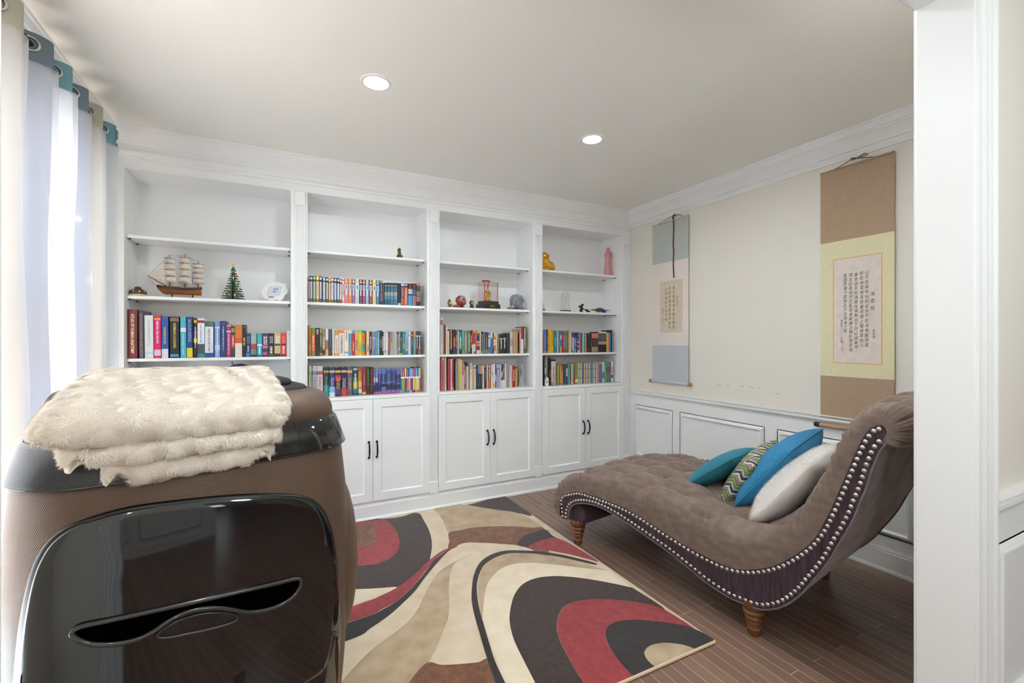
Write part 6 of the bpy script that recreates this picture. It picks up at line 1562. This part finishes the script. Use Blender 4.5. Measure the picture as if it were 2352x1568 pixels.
bx('base',BLKW,(-hw_,hw_,-hw_*.8,hw_*.8,0,.036),cs_,.002); bx('plinth',CM((52,50,50),.4),(-hw_*.86,hw_*.86,-hw_*.68,hw_*.68,.036,.060),cs_,.0015)
m=MB(); add_text(m,'金鼠送福',(-.022,.022,.018,.028),lambda a,b:(a,-hw_*.8-.0006,b),bold=.01); m.box(-.022,.022,-hw_*.8-.0008,-hw_*.8,.011,.014); m.build('gold_lettering',CM((196,152,60),.35,metal=.5),cs_,smooth=0,weld=0)
cx_=hw_*.84; cy_=hw_*.66
m=MB()
for d in ((-cx_,-cx_+.002,-cy_,cy_,.0605,.205),(cx_-.002,cx_,-cy_,cy_,.0605,.205),(-cx_,cx_,-cy_,-cy_+.002,.0605,.205),(-cx_,cx_,cy_-.002,cy_,.0605,.205),(-cx_-.006,cx_+.006,-cy_-.005,cy_+.005,.2055,.208)): m.box(*d)
m.build('acrylic_cover',ACR,cs_,smooth=0,weld=0)
GOLD=M('gilt_gold',(214,160,66),.35,metal=.55)
blob('gilt_figure',[((0,0,.066),(.030,.022,.010)),((-.004,0,.078),(.020,.017,.014)),((-.002,0,.098),(.015,.013,.020)),((.002,-.002,.122),(.016,.013,.012)),((.018,-.006,.126),(.009,.006,.006)),((-.016,.0,.136),(.013,.006,.013)),((.012,.004,.138),(.010,.005,.011)),((.016,-.006,.104),(.012,.005,.005)),((-.020,.006,.090),(.004,.004,.020)),((-.026,.006,.074),(.012,.006,.006)),((-.012,-.004,.116),(.008,.006,.005))],GOLD,cs_,.0024)
RED=CM((168,24,32),.4)
m=MB(); m.box(-cx_-.002,-cx_+.004,-cy_-.003,-cy_-.001,.002,.209).box(cx_-.012,cx_-.007,-cy_-.002,-cy_-.0005,.06,.209); m.poly([(-.036,-cy_-.0022,.205),(-.026,-cy_-.0022,.205),(-.032,-cy_-.003,.150),(-.042,-cy_-.003,.150)]); m.build('ribbon',RED,cs_,smooth=0,weld=0)
m=MB()
for sx in (-1,1): m.ell((-.030+sx*.020,-.02,.216),(.022,.012,.007),14,8,Matrix.Rotation(sx*.15,3,'Y'))
m.ell((-.030,-.02,.215),(.006,.006,.006),10,8); m.build('bow',RED,cs_,smooth=180)
# grey ceramic elephant
xl_=at(1184,3.785); el=thing('ceramic_elephant','shiny grey ceramic elephant sitting at the end of the shelf','figurine',(xl_,3.785,B1),math.radians(-6))
ELG=M('grey_glaze',(128,130,138),.15,coat=.6,var=.08,vscale=30)
blob('body',[((0,0,.042),(.046,.042,.044)),((0,-.016,.082),(.036,.034,.034)),((-.040,-.022,.082),(.012,.022,.030),('Y',.45)),((.042,-.022,.082),(.012,.022,.030),('Y',-.45)),((0,-.050,.062),(.011,.012,.016)),((0,-.056,.040),(.009,.010,.018)),((.002,-.060,.020),(.008,.010,.010)),((-.036,-.030,.016),(.016,.020,.016)),((.036,-.030,.016),(.016,.020,.016)),((-.056,-.010,.010),(.018,.014,.010)),((.054,-.012,.012),(.016,.014,.012)),((-.030,-.028,.050),(.012,.014,.022)),((.032,-.028,.050),(.012,.014,.022))],ELG,el,.0032)
m=MB()
for dx in (-.016,.016): m.ell((dx,-.046,.088),(.0035,.003,.004),10,8)
m.build('eyes',CM((216,176,140),.2),el,smooth=180)
# --- corner bookcase top shelf
xln=at(1250,3.79); ln=thing('lion_statue','glossy golden guardian lion statue on the corner bookcase top shelf','statue',(xln+.012,3.79,B2),0)
GL2=M('golden_resin',(206,150,8),.18,metal=.45,coat=.4,bump=.5,bscale=90)
blob('body',[((.02,0,.022),(.075,.045,.022)),((.035,0,.052),(.052,.040,.036)),((.005,0,.080),(.036,.036,.044)),((-.012,-.004,.125),(.036,.034,.032)),((.016,-.010,.122),(.017,.018,.014)),((.028,-.010,.128),(.008,.009,.008)),((.014,-.010,.112),(.012,.013,.006)),((-.028,.0,.146),(.012,.010,.012)),((-.004,.012,.148),(.010,.010,.010)),((.0,-.022,.040),(.014,.014,.036)),((-.026,-.020,.040),(.014,.014,.036)),((.008,-.030,.012),(.018,.018,.012)),((-.024,-.030,.012),(.018,.018,.012)),((.078,0,.030),(.018,.026,.028)),((-.036,0,.098),(.022,.030,.034))],GL2,ln,.0034,1)
m=MB()
for dy in (-.020,.006): m.ell((.022,dy,.136),(.0035,.0035,.0035),8,6)
m.build('eyes',CM((70,44,8),.2),ln,smooth=180)
xv=at(1396,3.80); hv=.205
vs=thing('pink_vase','tall pink glazed vase shaped like a raised fist holding a bottle','vase',(xv,3.80,B2),0)
PNK=M('pink_glaze',(206,138,140),.2,coat=.5)
MB().lathe([(.030,0),(.0365,.002),(.034,.030),(.029,.075),(.0245,.112),(.024,.122),(.028,.132),(.032,.146),(.031,.158),(.024,.168),(.017,.178),(.0145,.186),(.0135,.205),(.0115,.205),(.0115,.17)],0,0,0,32,cap=False).build('vessel',PNK,vs,smooth=60)
for k,a in enumerate((-2.3,-1.75,-1.2,-.65)):
    MB().ell((.0285*math.cos(a),.0285*math.sin(a),.149-.002*k),(.0075,.0065,.012),12,8).build('finger',PNK,vs,smooth=180)
MB().ell((.026,-.010,.160),(.008,.007,.014),12,8,Matrix.Rotation(-.5,3,'Y')).build('thumb',PNK,vs,smooth=180)
MB().ell((.0,-.033,.045),(.008,.003,.020),12,8).build('relief_leaf',PNK,vs,smooth=180)
# second shelf of the corner bookcase
xs_=at(1247,3.76); sb=thing('glass_sailboat','small glass sailboat with red hull half hidden by the pilaster','ornament',(xs_,3.765,B1),0)
blob('hull',[((0,0,.008),(.034,.012,.009)),((.012,0,.008),(.022,.010,.008))],CM((150,52,44),.2),sb,.0026)
SGL=M('pale_green_glass',(196,210,200),.1,alpha=.55)
m=MB(); P=[[(-.012+.040*v*(1-u)**.8,-.006*math.sin(PI*u)*math.sin(PI*v),.016+.105*u) for v in np.linspace(0,1,7)] for u in np.linspace(0,.98,10)]; Q=[[(p[0],p[1]+.0025,p[2]) for p in r] for r in P]
m.grid(P); m.grid(Q,flip=True); m.build('sail',SGL,sb,smooth=180)
xd_=at(1298.5,3.775); gd=thing('glass_dome','glass dome with a pale rose on a dark round base','glass dome',(xd_,3.775,B1),0)
MB().lathe([(.050,0),(.051,.004),(.049,.010),(.042,.011)],0,0,0,36).build('base',BLKW,gd)
MB().lathe([(.0385,.0112),(.0385,.115),(.0375,.130),(.034,.146),(.027,.158),(.016,.166),(.002,.1685)],0,0,0,36,cap=False).build('dome',ACR,gd,smooth=180)
MB().tube([(0,0,.011),(.001,0,.06),(-.001,0,.122)],.0016,6).build('stem',CM((200,168,90),.4,metal=.4),gd)
m=MB()
for k in range(9):
    a=k*2.4; r=.004+.0012*k; m.ell((r*math.cos(a),r*math.sin(a),.134-.0008*k),(.0075,.0045,.009),10,7,Matrix.Rotation(a,3,'Z'))
m.build('rose_head',M('pearl_petals',(228,222,206),.3,sheen=.3),gd,smooth=180)
LTW=CM((214,186,120),.4); m=MB()
m.tube([(.018*math.cos(a*6),.018*math.sin(a*6),.02+.09*a) for a in np.linspace(0,1,40)],.0006,4); m.build('fairy_wire',LTW,gd)
MB().ell((.014,-.004,.098),(.008,.002,.004),10,6,Matrix.Rotation(.5,3,'Y')).build('leaf',LTW,gd,smooth=180)
xbr=at(1338,3.765); br=thing('bear_figurine','black bears balancing on a curved branch, beside the glass dome','figurine',(xbr,3.765,B1),0)
BBK=M('black_bear_paint',(30,26,24),.45)
MB().tube([(-.012,0,.044),(.0,0,.036),(.018,0,.022),(.034,0,.008)],[.006,.005,.005,.004],8).build('branch',M('mossy_bark',(58,74,54),.6),br)
blob('large_bear',[((-.012,0,.054),(.014,.011,.011)),((-.026,-.002,.046),(.009,.006,.006)),((.000,0,.066),(.010,.009,.009)),((-.004,0,.075),(.003,.003,.004)),((.006,0,.075),(.003,.003,.004)),((-.010,0,.020),(.012,.010,.020)),((-.012,0,.004),(.014,.012,.005)),((-.006,0,.040),(.008,.008,.012))],BBK,br,.002)
blob('small_bear',[((.040,0,.010),(.014,.010,.010)),((.030,-.002,.020),(.009,.008,.008)),((.027,0,.028),(.0025,.0025,.003)),((.034,0,.028),(.0025,.0025,.003)),((.048,0,.006),(.010,.009,.006))],BBK,br,.002)
xp=at(1378,3.77); sp_=thing('toy_spaceship','blue and black plastic brick toy spaceship with red studs','toy',(xp,3.77,B1),math.radians(10))
BLU=CM((24,66,140),.35); BKB=CM((26,26,30),.35); RDB=CM((190,36,30),.35); LIM=CM((140,176,40),.35)
m=MB(); m.box(-.045,.035,-.012,.012,.018,.027).box(-.03,.02,-.016,.016,.024,.034); m.build('fuselage',BLU,sp_,bevel=.0008)
for sx in (-1,1):
    MB().prism([(-.02*sx,.014),(.030*sx,.016),(.085*sx,.026),(.085*sx,.030),(.02*sx,.026),(-.02*sx,.022)],lambda a,b:(a,-.020,b),lambda a,b:(a,.016,b)).build('wing',BKB if sx<0 else BLU,sp_,smooth=0,bevel=.0008)
    MB().box(sx*.05-.012,sx*.05+.012,-.021,-.017,.026,.029).build('wing_stripe',RDB,sp_)
for p,mt_ in (((-.030,0,.036),BKB),((-.010,0,.040),RDB),((.006,0,.042),CM((40,110,60),.35)),((.022,0,.036),BKB),((.038,0,.034),RDB)): MB().lathe([(.007,-.006),(.007,.004),(.0035,.004),(.0035,.008)],p[0],p[1],p[2],12).build('stud_block',mt_,sp_)
for x,mt_ in ((-.022,LIM),(.0,LIM),(.034,BLU),(.048,BLU)): MB().lathe([(.009,-.012),(.010,0),(.009,.008)],x,0,.0101,14,'y').build('wheel',mt_,sp_)
xt_=at(1321,3.74); tag(blob('bead_pair',[((-.005,0,.003),(.0035,.003,.003)),((.004,.001,.003),(.0035,.003,.003)),((0,0,.002),(.005,.002,.0015))],CM((110,112,118),.3),None,.0014,loc=(xt_,3.74,B1)),'tiny grey beads on the shelf beside the black bears','beads')
# bottles on the corner counter
xm=at(1255.5,3.69); pb=thing('pill_bottle','white plastic bottle with purple label in front of the corner books','bottle',(xm,3.688,CT),0)
MB().lathe([(.0195,0),(.021,.003),(.021,.056),(.018,.062),(.0145,.064)],0,0,0,28).build('body',CM((232,226,216),.35),pb,smooth=50)
MB().lathe([(.0158,.064),(.0162,.065),(.0162,.079),(.015,.081)],0,0,0,28).build('cap',CM((228,222,212),.4),pb,smooth=40)
m=MB().mat(CM((226,220,226),.4)); m.grid([[(.0213*math.cos(a),.0213*math.sin(a),z) for z in (.012,.052)] for a in np.linspace(-PI*.95,-.05*PI,16)]); m.mat(CM((120,92,150),.4))
for z in (.044,.036,.033): m.grid([[(.0215*math.cos(a),.0215*math.sin(a),z+dz) for dz in (0,.0035)] for a in np.linspace(-PI*.75,-.3*PI,9)])
m.build('label',None,pb,smooth=60)
xj=at(1271,3.69); jr=thing('ointment_jar','small glass jar with gold lid beside the white bottle','jar',(xj,3.69,CT),0)
MB().lathe([(.024,0),(.027,.003),(.027,.024),(.025,.027)],0,0,0,28).build('body',M('pinkish_glass',(170,150,146),.15,var=.2,vscale=120),jr,smooth=50)
MB().lathe([(.0262,.027),(.027,.028),(.027,.037),(.0255,.039)],0,0,0,28).build('lid',CM((196,166,100),.3,metal=.5),jr,smooth=40)
# metal bookends
def bookend(label,x,z,y0,y1,h,foot):
    t=thing('bookend',label,'bookend',(x,(y0+y1)/2,z),0,'black metal bookends'); d=(y1-y0)/2
    pts=[(-d,0),(d,0),(d,h-.03)]+[(d-.03+.03*math.cos(a),h-.03+.03*math.sin(a)) for a in np.linspace(.2,PI/2,6)]+[(-d+.03+.03*math.cos(a),h-.03+.03*math.sin(a)) for a in np.linspace(PI/2,PI-.2,6)]+[(-d,h-.03)]
    BKM=M('black_sheet_metal',(24,23,23),.4,metal=.3)
    MB().prism(pts,lambda a,b:(0,a,b),lambda a,b:(.0016,a,b)).build('upright_plate',BKM,t,smooth=30); bx('foot_plate',BKM,(0,foot,-d,d,0,.0008),t)
bookend('black metal bookend beside the kraft slipcased book',at(1191.3,3.725)+.0012,SHZ[0],3.728,3.87,.205,.0015)
bookend('black metal bookend at the end of the third bookcase lower row',at(1190.6,3.73)+.001,CT,3.735,3.87,.180,.0015)
xpz=at(1199,3.74)+.004; bgp=thing('plastic_sleeve','clear crumpled plastic sleeve standing by the lower bookend','plastic sleeve',(xpz,3.745,CT),0)
m=MB(); P=[]
for i in range(12):
    z=.002+.205*i/11; w_=.026-.012*(i/11)+.003*math.sin(2.1*i); P.append([(w_*math.cos(a)*(1+.15*math.sin(5*a+i)),.013*math.sin(a)*(1+.2*math.sin(3*a+2*i)),z) for a in np.linspace(0,2*PI,14,endpoint=False)])
m.grid(P,cv=True); m.build('film',M('crumpled_film',(200,202,206),.12,alpha=.35),bgp,smooth=25)
for k,(x0b,x1b,c_) in enumerate(((-.008,.004,(214,214,216)),(.004,.010,(150,110,80)))):
    t=thing('paint_brush',('silver handled','brown handled')[k]+' paint brush inside the clear plastic sleeve','paint brush',(xpz,3.745,CT),0,'brushes in the sleeve')
    MB().tube([(x0b,-.002+.004*k,.004),(x1b,-.002+.004*k,.165)],[.003,.0022],8).build('handle',CM(c_,.3),t); MB().tube([(x1b,-.002+.004*k,.166),(x1b+.002,-.002+.004*k,.192)],[.0035,.001],8).build('bristles',CM((60,50,46),.8),t)
bx_=thing('blue_sachet','dark blue packet inside the plastic sleeve','packet',(xpz-.004,3.745,CT),0); bx('pouch',CM((34,44,84),.4),(-.011,.010,-.0012,.0012,.10,.165),bx_)
# crumb on the floor
cr=atZ(1378,1214,.004); tag(blob('paper_scrap',[((0,0,.004),(.008,.005,.004)),((.006,.002,.006),(.005,.004,.004))],CM((230,214,204),.8),None,.0018,loc=(cr[0],cr[1],0)),'tiny pale paper scrap on the floor behind the chaise foot','scrap')

# true sizes against the shelf, and everything set down on what carries it
for o,s_ in ((vs,(1.15,1.15,1.48)),(ln,(1.15,)*3),(gd,(1.18,)*3),(br,(1.7,1.2,1.1)),(sp_,(1.45,1.2,1.12)),(cs_,(1.16,1.1,1.17)),(el,(1.26,)*3),(e_,(1.32,)*3),(k_,(1.3,1.2,1.12)),(d_,(1.4,)*3),(ship,(1.0,1.0,1.13)),(b_,(1.15,)*3)): o.scale=s_
bpy.context.view_layer.update()
dg=bpy.context.evaluated_depsgraph_get()
def settle(o,z0):
    lo=1e9
    for c in [o]+list(o.children_recursive):
        if c.type!='MESH': continue
        e=c.evaluated_get(dg)
        for v in e.bound_box: lo=min(lo,(e.matrix_world@Vector(v)).z)
    if lo<1e8: o.location.z+=z0+.0006-lo
for o,z0 in ((ship,B1),(tree,B1),(t_hut,B1),(fr,B1),(o_,CT),(gl,CT),(b_,B2),(wt,B2),(k_,B1),(e_,B1),(d_,B1),(cs_,B1),(el,B1),(ln,B2),(vs,B2),(sb,B1),(gd,B1),(br,B1),(sp_,B1),(pb,CT),(jr,CT)): settle(o,z0)
